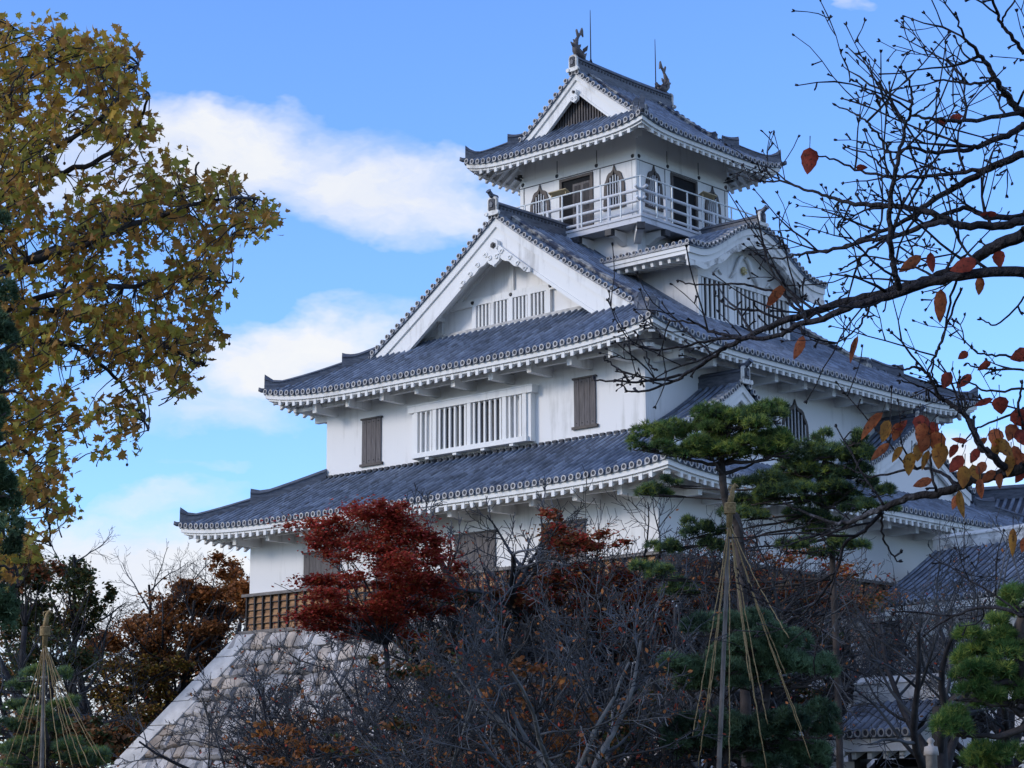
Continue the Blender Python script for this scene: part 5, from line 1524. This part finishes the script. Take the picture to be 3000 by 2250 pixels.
# ------------------------------------------------------------------ plane tree at the left
MT['lf_pl1'] = leafmat('olive_plane_leaf', (0.42, 0.36, 0.065), (0.20, 0.19, 0.04), scale=.8, trans=.45)
MT['lf_pl2'] = leafmat('brown_plane_leaf', (0.44, 0.25, 0.065), (0.24, 0.12, 0.036), scale=.8, trans=.45)
MT['lf_pl3'] = leafmat('golden_backlit_plane_leaf', (0.56, 0.35, 0.05), (0.32, 0.19, 0.035), scale=.8, trans=.5)
def plane_tree():
    rs = random.Random(61); D = 30.0
    b = ground_at(-330, D); t = thing('plane_tree', 'large plane tree with browning lobed leaves filling the left side', 'tree', b)
    m = MB()
    tr = [b-Vector((0, 0, .1)), at(-310, 1300, D), at(-260, 950, D), at(-230, 650, D), at(-180, 350, D), at(-120, 120, D)]
    limb(m, tr, .34, .07, 10, 0, .02, rs)
    m.build('trunk', MT['barkl'], t)
    LB = [((-235, 760), (0, 590), (149, 540), (230, 505), (338, 470), (470, 430), (560, 430), .085), ((-230, 700), (60, 560), (160, 530), (240, 472), (320, 448), (400, 400), (430, 350), .07), ((-240, 800), (40, 680), (171, 686), (249, 707), (330, 735), (440, 790), .07), ((-225, 620), (-20, 430), (110, 330), (230, 240), (300, 140), .07),
          ((-245, 860), (0, 760), (120, 740), (200, 770), (290, 860), (320, 930), .06), ((-200, 450), (-60, 260), (60, 170), (120, 70), .06), ((-250, 900), (-40, 900), (60, 980), (100, 1080), (110, 1180), .05), ((-240, 780), (100, 640), (270, 620), (400, 600), (500, 610), .06), ((-220, 560), (60, 400), (200, 350), (300, 270), (320, 200), .06), ((-160, 300), (-30, 150), (30, 60), .05), ((-250, 950), (-60, 1050), (20, 1180), (40, 1270), .045)]
    tw = []
    br = MB()
    for l in LB:
        pts = [at(x, y, D+rs.uniform(-1.6, 1.6)) for x, y in l[:-1]]
        P = limb(br, pts, l[-1], .014, 7, 0, .03, rs, 6)
        tw += P[5:]
    poly = [(-60, 20), (20, 40), (60, 90), (110, 30), (135, 70), (190, 75), (235, 85), (255, 40), (270, 100), (280, 150), (300, 175), (285, 235), (330, 270), (300, 315), (285, 345), (345, 350), (385, 330), (400, 375), (420, 405), (450, 385), (540, 375), (545, 420), (590, 460), (585, 510), (530, 505), (490, 545), (515, 590), (470, 610), (500, 640), (440, 660), (470, 705), (505, 715), (480, 760), (400, 800), (415, 850), (340, 840), (290, 880), (355, 945), (300, 975), (240, 1000), (190, 960), (150, 1010), (110, 1010), (130, 1060), (165, 1090), (120, 1130), (70, 1150), (110, 1190), (60, 1215), (10, 1250), (-60, 1260)]
    def inside(x, y):
        c = False; n = len(poly)
        for i in range(n):
            x0, y0 = poly[i]; x1, y1 = poly[(i+1) % n]
            if (y0 > y) != (y1 > y) and x < (x1-x0)*(y-y0)/(y1-y0)+x0: c = not c
        return c
    holes = [(rs.uniform(60, 560), rs.uniform(130, 1000), rs.uniform(10, 30)) for _ in range(85)]
    holes += [(150, 345, 45), (215, 340, 40), (260, 395, 30), (120, 430, 35), (330, 560, 35), (250, 560, 26), (110, 520, 24), (180, 820, 36), (240, 835, 30), (100, 830, 26), (330, 690, 24), (60, 620, 22), (140, 620, 20), (230, 640, 20), (310, 400, 24), (400, 540, 22)]
    lv = MB(); n = 0; tries = 0
    while n < 1800 and tries < 20000:
        tries += 1
        x, y = rs.uniform(-50, 600), rs.uniform(15, 1262)
        if not inside(x, y): continue
        if any((x-hx)**2+(y-hy)**2 < hr*hr for hx, hy, hr in holes): continue
        if y > 900 and rs.random() < .35: continue
        n += 1
        c = at(x, y, D+rs.uniform(-2.6, 2.6))
        q = min(tw, key=lambda p: (p-c).length_squared)
        q = q if (q-c).length < .8 else c+Vector((rs.uniform(-.4, .1), rs.uniform(-.1, .4), rs.uniform(-.35, -.1)))
        limb(br, [q, q.lerp(c, .5)+rv(rs, .08), c], .012, .005, 3, 0, 0, rs, 2)
        k = rs.randint(4, 7)
        for _ in range(k):
            p = c+rv(rs, .24)*rs.random()**.5
            a, bb = rand_frame(rs, .1, .55); s = .122*rs.uniform(.5, 1.35)
            yl = max(0, 1-y/420)  # extra golden leaves at upper left paint the backlight into the crown
            w = (4, 4, .5+5*yl*(1 if x < 300 else .4))
            leaf_blade(lv, p, a, bb, s, s, rs.choices((0, 1, 2), w)[0], True)
    for _ in range(60):
        x, y = rs.uniform(120, 520), rs.uniform(250, 1000)
        if inside(x, y):
            c = at(x, y, D); br.tube([c, c+Vector((0, 0, -.12))], .003, 3); br.tube([c+Vector((0, 0, -.12)), c+Vector((0, 0, -.135)), c+Vector((0, 0, -.155)), c+Vector((0, 0, -.17))], [.006, .022, .022, .006], 6)
    br.build('branches', MT['bark'], t)
    lv.build('crown', [MT['lf_pl1'], MT['lf_pl2'], MT['lf_pl3']], t)
plane_tree()
# ------------------------------------------------------------------ white wing building and little gate at the right
def local(o, ang):
    c, s = math.cos(ang), math.sin(ang)
    return lambda x, y, z: (o.x+c*x-s*y, o.y+s*x+c*y, z)
def house(name, label, cat, pL, pR, depth, rise, ov, wall_h_bot, seed, ridge_white=True, gap=.34, low=0.0):
    """tiled roof whose eave runs from pL to pR; the house lies behind it"""
    d = pR-pL; d.z = 0; W = d.length; ang = math.atan2(d.y, d.x); F = local(pL, ang); ze = (pL.z+pR.z)/2
    t = thing(name, label, cat, (*F(W/2, depth, 0)[:2], 0))
    m = MB(); n = int(W/gap)
    prof = lambda q: ze+rise*(q/depth)*(.88+.12*q/depth)
    m.grid([[F(W*i/n, q, prof(q)) for q in linspace(0, depth, 6)] for i in range(n+1)], 0)
    m.grid([[F(W*i/n, 2*depth-q, prof(q)) for q in linspace(0, depth, 6)] for i in range(n+1)], 0)
    axv = Vector(F(1, 0, 0))-Vector(F(0, 0, 0)); ou = Vector(F(0, -1, 0))-Vector(F(0, 0, 0))
    for i in range(n):
        x = W*(i+.5)/n
        m.grid([[Vector(F(x+.085*math.cos(R_(a)), q, prof(q)+.01+.09*math.sin(R_(a)))) for a in (0, 45, 90, 135, 180)] for q in linspace(-.05, depth, 6)], 1, True)
        tile_end(m, Vector(F(x, -.05, ze+.03)), ou, .115)
    r = m.build('roof', [MT['tileflat'], MT['tile'], MT['rim'], MT['tilec']], t)
    q = MB(); ridge_strip(q, [F(W*i/8, depth, ze+rise) for i in range(9)], .46, .55); q.build('ridge', MT['worn'] if ridge_white else MT['ridge'], r)
    f = MB(); f.hexa([F(0, .05, ze-.42), F(W, .05, ze-.42), F(W, .3, ze-.42), F(0, .3, ze-.42)], [F(0, .05, ze-.11), F(W, .05, ze-.11), F(W, .3, ze-.11), F(0, .3, ze-.11)])
    f.build('eave_fascia', MT['trim'], r)
    f = MB()
    for i in range(int(W/.5)):
        x = .25+.5*i; f.hexa([F(x-.07, .2, ze-.6), F(x+.07, .2, ze-.6), F(x+.07, ov+.1, ze-.25), F(x-.07, ov+.1, ze-.25)], [F(x-.07, .2, ze-.425), F(x+.07, .2, ze-.425), F(x+.07, ov+.1, ze-.05), F(x-.07, ov+.1, ze-.05)])
    f.build('rafters', MT['trim'], r)
    w = MB(); w.hexa([F(ov*.5, ov, low), F(W-ov*.5, ov, low), F(W-ov*.5, 2*depth-ov, low), F(ov*.5, 2*depth-ov, low)], [F(ov*.5, ov, ze-.05), F(W-ov*.5, ov, ze-.05), F(W-ov*.5, 2*depth-ov, ze-.05), F(ov*.5, 2*depth-ov, ze-.05)])
    w.poly([F(ov*.5, ov, ze-.05), F(ov*.5, 2*depth-ov, ze-.05), F(ov*.5, depth, ze+rise-.3)]); w.poly([F(W-ov*.5, ov, ze-.05), F(W-ov*.5, 2*depth-ov, ze-.05), F(W-ov*.5, depth, ze+rise-.3)])
    w.build('wall', MT['plaster'], t)
    return t, F, W, ze
an, F, W, ze = house('castle_wing', 'white plastered wing with a tiled roof behind bare cherries at the right', 'building', at(1870, 1312, 80), at(2330, 1262, 72), 4.2, 2.55, 1.2, 0, 1)
bm = MB(); bm.hexa([F(.6, 1.08, ze-2.75), F(W-.6, 1.08, ze-2.75), F(W-.6, 1.19, ze-2.75), F(.6, 1.19, ze-2.75)], [F(.6, 1.08, ze-2.5), F(W-.6, 1.08, ze-2.5), F(W-.6, 1.19, ze-2.5), F(.6, 1.19, ze-2.5)])
bm.build('wall_beam', MT['sill'], an)
for x in (2.2, 4.6):
    w_ = MB(); w_.hexa([F(x, 1.12, ze-2.3), F(x+1.2, 1.12, ze-2.3), F(x+1.2, 1.195, ze-2.3), F(x, 1.195, ze-2.3)], [F(x, 1.12, ze-1.3), F(x+1.2, 1.12, ze-1.3), F(x+1.2, 1.195, ze-1.3), F(x, 1.195, ze-1.3)])
    w_.build('shutter', MT['wood'], an)
up_, F2, W2, ze2 = house('castle_hall', 'grey tiled hall roof rising behind the white wing at the right', 'building', at(1840, 1165, 92), at(2290, 1150, 88), 3.2, 2.0, 1.0, 0, 2, False)
gt, F3, W3, ze3 = house('roofed_gate', 'little wooden gate with a curved tile roof between bare trees at the lower right', 'gate', at(1782, 1592, 52), at(1968, 1580, 50), 1.4, .95, .9, 0, 3, True, .24, 3.05)
def slab(x0, x1, y0, y1, z0, z1, nm, mt):
    m = MB(); m.hexa([F3(x0, y0, z0), F3(x1, y0, z0), F3(x1, y1, z0), F3(x0, y1, z0)], [F3(x0, y0, z1), F3(x1, y0, z1), F3(x1, y1, z1), F3(x0, y1, z1)]); return m.build(nm, MT[mt], gt)
slab(.15, W3+.5, .8, 1.0, 2.66, 3.02, 'lintel', 'batten'); slab(.30, .50, .75, 1.0, 0, 2.66, 'gate_post', 'batten'); slab(W3-.3, W3-.08, .75, 1.0, 0, 2.66, 'gate_post', 'batten')
slab(.51, W3-.31, 1.3, 1.36, 0, 2.64, 'dark_gate_opening', 'dark'); slab(.8, W3-.45, 1.1, 1.16, 0, 2.45, 'gate_panel', 'cap'); slab(-.65, .28, .85, 1.05, 0, 2.6, 'side_wall', 'plaster')  # dark sheet behind the panel paints the shade inside the gate opening
for i, (px, py, d_, h_, lb) in enumerate(((2010, 1592, 40, .085, 'pale pointed stone post top left of the bright pine'), (1788+25, 1605, 44, .065, 'small pale pointed stone post beside the little gate'))):
    p = at(px, py, d_); t = thing('stone_post', lb, 'post', (p.x, p.y, 0), 'pointed stone posts')
    m = MB(); k = h_
    m.tube([Vector((p.x, p.y, 0)), Vector((p.x, p.y, p.z-k*4.2)), Vector((p.x, p.y, p.z-k*4.1)), Vector((p.x, p.y, p.z-k*2.2)), Vector((p.x, p.y, p.z-k*2.0)), Vector((p.x, p.y, p.z-k*1.5)), Vector((p.x, p.y, p.z-k*.9)), Vector((p.x, p.y, p.z-k*.3)), Vector((p.x, p.y, p.z))], [k*1.3, k*1.3, k*1.75, k*1.5, k*.7, k*.55, k*.95, k*.5, k*.05], 12)
    m.build('shaft', MT['stone'], t)
# ------------------------------------------------------------------ near cherry whose branches hang in from the right
MT['cbark'] = material('black_cherry_bark', (0.015, 0.013, 0.018), 0.6, scale=14, col2=(0.006, 0.005, 0.007), spec=0.25, bump=0.7, bscale=30, stretch=(1, 1, 1))
MT['cbark2'] = material('lichen_highlight_bark', (0.10, 0.105, 0.125), 0.8, scale=9, col2=(0.010, 0.009, 0.011), bump=0.7, bscale=24, lo=.56, hi=.68)  # pale patches: lichen tone with the bough's bluish highlight painted in
MT['cl_red'] = leafmat('cherry_leaf_red', (0.34, 0.060, 0.035), (0.16, 0.028, 0.02), scale=30, trans=.5, spots=70)
MT['cl_orange'] = leafmat('cherry_leaf_orange', (0.42, 0.13, 0.05), (0.20, 0.05, 0.022), scale=30, trans=.5, spots=70)
MT['cl_gold'] = leafmat('cherry_leaf_gold', (0.40, 0.20, 0.04), (0.22, 0.085, 0.025), scale=30, trans=.5, spots=70)
rs = random.Random(71)
cb = at(2900, 1659, 8.2); cb = Vector((cb.x, cb.y, 0))
ch = thing('cherry_tree', 'near dark cherry whose knobbly branches and last red leaves hang in from the right', 'tree', cb)
m = MB()
limb(m, [cb-Vector((0, 0, .1)), at(2860, 1400, 8.2), at(2780, 1000, 8.0), at(2720, 600, 7.8), at(2700, 200, 7.8), at(2660, -250, 7.9), at(2690, -700, 8.0), at(2650, -1050, 8.0)], .17, .012, 12, 0, .012, rs)
for P in ([(2800, 1080, 8.0), (2500, 960, 7.6), (2330, 985, 7.4), (2212, 1011, 7.3)], [(2725, 620, 7.8), (2500, 430, 7.4), (2340, 470, 7.2), (2212, 500, 7.1)], [(2720, 560, 7.8), (2500, 250, 7.6), (2330, 250, 7.5), (2212, 245, 7.5)], [(2740, 700, 7.8), (2450, 560, 7.4), (2320, 575, 7.2), (2212, 592, 7.15)], [(2720, 600, 7.8), (2480, 420, 7.6), (2330, 440, 7.5), (2212, 465, 7.5)]):
    limb(m, [at(*q) for q in P], .05, .02, 9, 0, .004, rs)
m.build('trunk', MT['cbark'], ch)
# limbs: points (px, py) right to left, distance at both ends, half thickness in photograph units at both ends, shoots
LIMBS = [
 ([(2212, 476), (2155, 487), (2084, 487), (2049, 478), (2013, 459), (1970, 451), (1924, 444), (1871, 442), (1842, 439), (1810, 432), (1775, 419), (1725, 405), (1686, 391), (1654, 370)], 7.2, 7.9, 10, 1.6, 1.0),
 ([(2212, 505), (2148, 533), (2120, 548), (2077, 576), (1994, 609), (1916, 631), (1830, 652), (1743, 678), (1695, 691), (1656, 709), (1613, 730), (1570, 748), (1539, 773), (1483, 808), (1457, 821), (1388, 845), (1357, 845)], 7.1, 8.2, 14, 1.8, 1.0),
 ([(2212, 588), (2090, 592), (2003, 613), (1916, 639), (1830, 665), (1778, 687), (1721, 704), (1678, 726), (1600, 730), (1540, 718), (1500, 700), (1440, 690)], 7.1, 7.7, 12, 1.6, 1.0),
 ([(1942, 622), (1935, 590), (1928, 554), (1922, 515), (1924, 444), (1931, 391), (1938, 355), (1947, 309), (1960, 263), (1968, 231), (1970, 199), (1958, 163), (1947, 148)], 7.2, 7.1, 7.5, 1.7, .9),
 ([(1960, 263), (1945, 248), (1925, 230), (1895, 208), (1870, 195), (1846, 176)], 7.1, 7.1, 3, 1.5, .6),
 ([(1933, 370), (1918, 320), (1888, 280), (1862, 254), (1835, 240), (1806, 228)], 7.1, 7.2, 3.2, 1.5, .7),
 ([(1931, 391), (1905, 360), (1870, 330), (1828, 318)], 7.2, 7.3, 3, 1.5, .5),
 ([(1968, 250), (1995, 235), (2015, 215), (2030, 196)], 7.1, 7.0, 2.6, 1.5, .5),
 ([(1970, 250), (2010, 255), (2070, 262), (2140, 255), (2212, 243)], 7.1, 7.5, 2.6, 5.5, .5),
 ([(2212, 245), (2191, 227), (2170, 199), (2152, 174), (2134, 139), (2113, 117), (2098, 96), (2077, 71), (2066, 32)], 7.5, 7.2, 9, 1.7, 1.0),
 ([(2212, 117), (2185, 78), (2162, 50), (2148, 8), (2141, -20)], 7.5, 7.3, 5, 2.5, .9),
 ([(2162, 50), (2180, 20), (2200, -15)], 7.3, 7.3, 2.6, 2.0, .6),
 ([(2152, 174), (2105, 180), (2070, 178), (2020, 172), (2010, 162)], 7.3, 7.3, 3.6, 1.5, .7),
 ([(2134, 139), (2085, 120), (2065, 83)], 7.3, 7.3, 2.6, 1.5, .6),
 ([(2212, 268), (2177, 292), (2120, 313), (2081, 324), (2013, 329), (1960, 320), (1930, 345)], 7.6, 7.4, 8, 2.0, .9),
 ([(2212, 332), (2134, 366), (2077, 398), (2027, 423), (1965, 470), (1900, 500), (1830, 530), (1780, 540), (1730, 550)], 7.4, 7.9, 9, 1.6, .7),
 ([(2134, 366), (2070, 372), (2000, 382), (1920, 380), (1860, 370), (1800, 345), (1765, 335)], 7.4, 7.6, 5, 1.5, .9),
 ([(2050, 478), (1990, 490), (1930, 510), (1870, 522), (1800, 540), (1740, 546), (1700, 556), (1660, 560)], 7.3, 8.0, 6.5, 1.6, .65),
 ([(2212, 465), (2140, 470), (2090, 450), (2040, 465), (1960, 500), (1900, 525), (1850, 560), (1820, 580)], 7.5, 7.6, 7, 1.7, .7),
 ([(1743, 678), (1712, 660), (1700, 640), (1690, 600), (1672, 575)], 7.6, 7.7, 4.2, 1.5, .5),
 ([(1743, 678), (1700, 640), (1640, 622), (1580, 612), (1500, 615), (1466, 606)], 7.6, 7.9, 3.5, 1.6, .22),
 ([(1695, 691), (1640, 672), (1585, 668), (1558, 650), (1545, 636)], 7.7, 7.9, 3.2, 1.5, .4),
 ([(1613, 730), (1540, 735), (1460, 750), (1400, 752), (1375, 720)], 7.9, 8.1, 3.5, 1.5, .7),
 ([(1483, 808), (1430, 820), (1360, 824), (1300, 822), (1283, 819)], 8.1, 8.2, 3.4, 1.5, .4),
 ([(1360, 824), (1340, 800), (1318, 783), (1305, 777)], 8.2, 8.2, 2.2, 1.6, .2),
 ([(1420, 800), (1405, 790), (1395, 760), (1370, 745)], 8.1, 8.2, 2.6, 1.5, .5),
 ([(2077, 576), (2055, 640), (2040, 720), (2010, 790), (2003, 812)], 7.2, 7.3, 3.2, 1.7, .4),
 ([(1890, 640), (1870, 680), (1840, 720), (1780, 745), (1740, 720)], 7.3, 7.5, 2.8, 1.4, .5),
 ([(2212, 1008), (2156, 1027), (2100, 1036), (2069, 1051), (2022, 1067), (1960, 1076), (1914, 1095), (1867, 1114), (1830, 1128), (1800, 1128), (1750, 1112), (1700, 1090)], 7.3, 7.9, 13, 2.2, .5),
 ([(2172, 1010), (2141, 983), (2116, 961), (2103, 930), (2091, 905), (2072, 883), (2041, 865), (2029, 855), (2007, 809), (1975, 795), (1950, 797), (1935, 790)], 7.3, 7.5, 9, 1.6, .9),
 ([(2026, 834), (2012, 800), (2020, 770), (2034, 738), (2050, 690), (2075, 630)], 7.5, 7.4, 2.2, 2.6, .3),
 ([(2041, 865), (2000, 840), (1960, 825), (1945, 822)], 7.5, 7.5, 2.6, 1.4, .3),
 ([(1907, 1106), (1867, 1145), (1826, 1176), (1809, 1228), (1779, 1277), (1741, 1319), (1696, 1345)], 7.7, 8.2, 5, 2.0, .8),
 ([(1904, 1110), (1907, 1157), (1926, 1195), (1941, 1213)], 7.7, 7.8, 3, 1.6, .4),
 ([(2069, 1051), (2030, 1020), (1990, 1010), (1940, 1020), (1880, 1030), (1830, 1010)], 7.4, 7.7, 4.5, 1.5, .9),
 ([(2022, 1062), (2010, 1000), (2020, 960), (2005, 930)], 7.4, 7.4, 3.4, 1.5, .7),
 ([(2212, 770), (2160, 768), (2120, 765), (2098, 752)], 7.4, 7.4, 3, 1.6, .5),
 ([(2212, 800), (2150, 797), (2110, 792), (2088, 785)], 7.4, 7.4, 2.6, 1.5, .5),
 ([(2212, 840), (2140, 845), (2100, 830), (2075, 822)], 7.3, 7.4, 2.8, 1.4, .6),
 ([(2212, 880), (2160, 905), (2110, 925), (2080, 960)], 7.3, 7.4, 3.0, 1.4, .7),
 ([(2212, 640), (2170, 690), (2140, 700), (2120, 690)], 7.3, 7.4, 2.4, 1.4, .5),
 ([(2212, 930), (2200, 880), (2208, 830)], 7.3, 7.3, 4, 2.2, .4),
 ([(2212, 1330), (2140, 1310), (2060, 1330), (2000, 1370)], 7.6, 8.0, 5, 1.8, .6),
]
MB_L, MB_T = MB(), MB()
def knob(mb, p, d, r):
    """cluster of winter buds"""
    for k in range(3):
        q = (d+rv(rs, .55)).normalized()
        mb.tube([p, p+q*r*1.5, p+q*r*3.0, p+q*r*4.0], [r*.7, r*1.05, r*.8, r*.1], 4)
def shoot(p, d, L, r, lvl):
    n = max(3, int(L/.06)); pts = [p.copy()]; d = d.normalized(); st = L/n
    bend = rv(rs, .10)+UP0*.035
    for i in range(n):
        d = (d+rv(rs, .20)+bend).normalized(); p = p+d*st; pts.append(p.copy())
    rad = [max(.0018, r*(1-.5*i/n))*(1.35 if rs.random() < .22 else 1.0) for i in range(n+1)]
    MB_T.tube(pts, rad, 5 if lvl == 1 else 4)
    knob(MB_T, pts[-1], d, .0036)
    for i in range(1, n):
        if rs.random() < .26:
            s = rv(rs); dl = (pts[i+1]-pts[i]).normalized(); s = (s-dl*s.dot(dl)).normalized()
            e = pts[i]+(s+dl*.4)*rs.uniform(.012, .03)
            MB_T.tube([pts[i], e], [.0028, .0036], 4); knob(MB_T, e, (s+dl*.4).normalized(), .0034)
    if lvl < 3:
        for _ in range(rs.randint(1, 3) if lvl == 1 else rs.randint(0, 2)):
            i = rs.randint(1, n-1); dl = (pts[i+1]-pts[i]).normalized()
            s = RT0*rs.uniform(-1, .6)+UP0*rs.uniform(-.6, 1)+FW*rs.uniform(-.6, .6); s = (s-dl*s.dot(dl)).normalized()
            a = R_(rs.uniform(30, 65)); shoot(pts[i], dl*math.cos(a)+s*math.sin(a), L*rs.uniform(.35, .7), r*.62, lvl+1)
for P, d0, d1, w0, w1, dens in LIMBS:
    n = len(P); W3_ = []
    for i, (x, y) in enumerate(P):
        f = i/(n-1); W3_.append(at(x, y, d0+(d1-d0)*f+rs.uniform(-.03, .03)))
    r0, r1 = px2m(w0, d0), px2m(w1, d1)
    tgt = MB_L if w0 > 5 else MB_T
    pts = limb(tgt, W3_, r0, max(r1, .0026), 9 if w0 > 5 else 6, 1 if (w0 > 12 and d1 == 7.9) else 0, .0045, rs, 5)
    L = sum((b-a).length for a, b in zip(pts, pts[1:])); cnt = int(L*dens*10)
    for k in range(cnt):
        f = (k+rs.random())/cnt
        if f < .06: continue
        i = min(len(pts)-2, int(f*(len(pts)-1))); dl = (pts[i+1]-pts[i]).normalized()
        s = RT0*rs.uniform(-1, .5)+UP0*rs.uniform(-.55, 1)+FW*rs.uniform(-.8, .8); s = (s-dl*s.dot(dl))
        if s.length < .1: continue
        s.normalize(); a = R_(rs.uniform(28, 62)); rr = r0+(r1-r0)*f
        if rs.random() < .30:
            e = pts[i]+(s*.9+dl*.4)*(rr+rs.uniform(.015, .045)); MB_T.tube([pts[i], e], [.0038, .0042], 4); knob(MB_T, e, s, .0042)
        else:
            shoot(pts[i], dl*math.cos(a)+s*math.sin(a), rs.uniform(.16, .58)*(.6+.5*(rr/.012 if rr < .012 else 1)), min(.0052, .0024+rr*.28), 1)
    knob(MB_T, pts[-1], (pts[-1]-pts[-2]).normalized(), .0045)
MB_L.build('branches', [MT['cbark'], MT['cbark2']], ch)
MB_T.build('twigs', MT['cbark'], ch)
# last leaves: px, py, length, width (photograph units), angle of the tip (0 right, 90 up), colour, distance
LV = [(1747, 348, 58, 38, -93, 0, 7.5), (1862, 362, 26, 14, 0, 0, 7.4), (2030, 262, 34, 16, 170, 0, 7.3), (2066, 255, 30, 20, 20, 0, 7.3), (2135, 463, 40, 14, 180, 0, 7.3), (1966, 570, 66, 24, 215, 1, 7.2), (2012, 568, 46, 20, -85, 0, 7.2), (2080, 572, 60, 34, 200, 0, 7.1), (2160, 560, 38, 34, -90, 0, 7.1), (2116, 618, 42, 20, -95, 1, 7.2), (2031, 662, 74, 28, -92, 1, 7.2), (1674, 641, 66, 24, 228, 1, 7.6), (1725, 752, 58, 22, -112, 1, 7.6), (1843, 756, 64, 16, -110, 1, 7.4),
 (2080, 768, 26, 18, 215, 0, 7.4), (2125, 791, 36, 16, 210, 0, 7.4), (2203, 768, 44, 32, 200, 0, 7.3), (2045, 822, 42, 28, 240, 0, 7.4), (2082, 824, 44, 20, 225, 0, 7.4), (2162, 877, 42, 36, -80, 0, 7.3), (2125, 870, 46, 16, 200, 0, 7.35), (2204, 905, 44, 40, -60, 0, 7.3), (2185, 935, 40, 34, -120, 1, 7.3), (2208, 945, 40, 30, -70, 0, 7.3),
 (1880, 920, 78, 24, 228, 1, 7.4), (1915, 932, 52, 32, 250, 2, 7.3), (1937, 934, 44, 24, -105, 1, 7.4), (1948, 918, 34, 18, 40, 0, 7.4), (1992, 915, 40, 38, -85, 0, 7.35), (1990, 935, 44, 30, -110, 1, 7.3), (1998, 958, 44, 34, 250, 1, 7.3), (2025, 958, 54, 36, -80, 1, 7.3), (2030, 985, 58, 36, -95, 2, 7.25), (1985, 978, 40, 26, -100, 2, 7.3), (1966, 1003, 52, 32, -95, 2, 7.3), (1999, 995, 46, 18, -110, 2, 7.3), (1938, 982, 42, 20, 235, 2, 7.4), (1900, 976, 54, 18, 222, 1, 7.4), (1992, 1043, 46, 20, 200, 1, 7.35), (2008, 940, 40, 24, 200, 1, 7.4), (2015, 930, 40, 30, 300, 0, 7.4),
 (2082, 1031, 50, 30, -95, 2, 7.25), (2108, 1022, 40, 24, -70, 2, 7.3), (2120, 1056, 46, 24, -80, 1, 7.25), (2118, 1012, 36, 22, 230, 1, 7.3), (2135, 1030, 40, 20, 220, 1, 7.3), (2077, 1090, 62, 22, -80, 2, 7.3), (2062, 1085, 34, 16, 250, 1, 7.3), (2150, 945, 40, 34, -100, 1, 7.3), (2160, 965, 40, 34, -60, 2, 7.3), (2150, 975, 36, 22, -110, 2, 7.3), (2175, 970, 50, 30, -60, 2, 7.25), (2196, 985, 46, 26, -75, 1, 7.3), (2180, 1005, 50, 22, -95, 2, 7.3), (2205, 1000, 46, 34, -90, 1, 7.3), (2120, 958, 34, 16, 230, 1, 7.4), (2072, 950, 36, 14, 170, 0, 7.4), (2060, 975, 34, 22, 240, 0, 7.4), (2065, 1002, 46, 28, 230, 0, 7.4), (2105, 985, 38, 20, -120, 0, 7.4), (2160, 1040, 36, 22, -100, 1, 7.3), (2188, 1172, 62, 18, -92, 2, 7.4), (2211, 1178, 36, 16, -100, 1, 7.4), (2204, 1030, 36, 22, 240, 0, 7.35)]
lv = MB()
for px, py, L, Wd, an_, c, dd in LV:
    L = px2m(L, dd); Wd = px2m(Wd, dd); p = at(px, py, dd)
    a = (RT0*math.cos(R_(an_))+UP0*math.sin(R_(an_))+FW*rs.uniform(-.3, .3)).normalized()
    b = (FW.cross(a)+FW*rs.uniform(-.5, .5)).normalized(); b = (b-a*b.dot(a)).normalized(); nn_ = a.cross(b)
    curl = rs.uniform(-.16, .16); rows = []
    for k in range(9):
        u = k/8; hw = Wd*.5*(math.sin(math.pi*min(1, u**.72*.985+.015))**.8)*(1.0+.05*math.sin(k*2.7))
        q = p+a*(L*(u-.5))+nn_*(curl*L*(u-.3)**2*2)
        rows.append([q-b*hw+nn_*hw*.35, q, q+b*hw+nn_*hw*.28])
    lv.grid(rows, c, True)
    e = p-a*L*.5; lv.tube([e+a*.004, e-a*.012+UP0*.010, e-a*.018+UP0*.025], [.0012, .0013, .0018], 4, 3)
lv.build('leaves', [MT['cl_red'], MT['cl_orange'], MT['cl_gold'], MT['cbark']], ch)
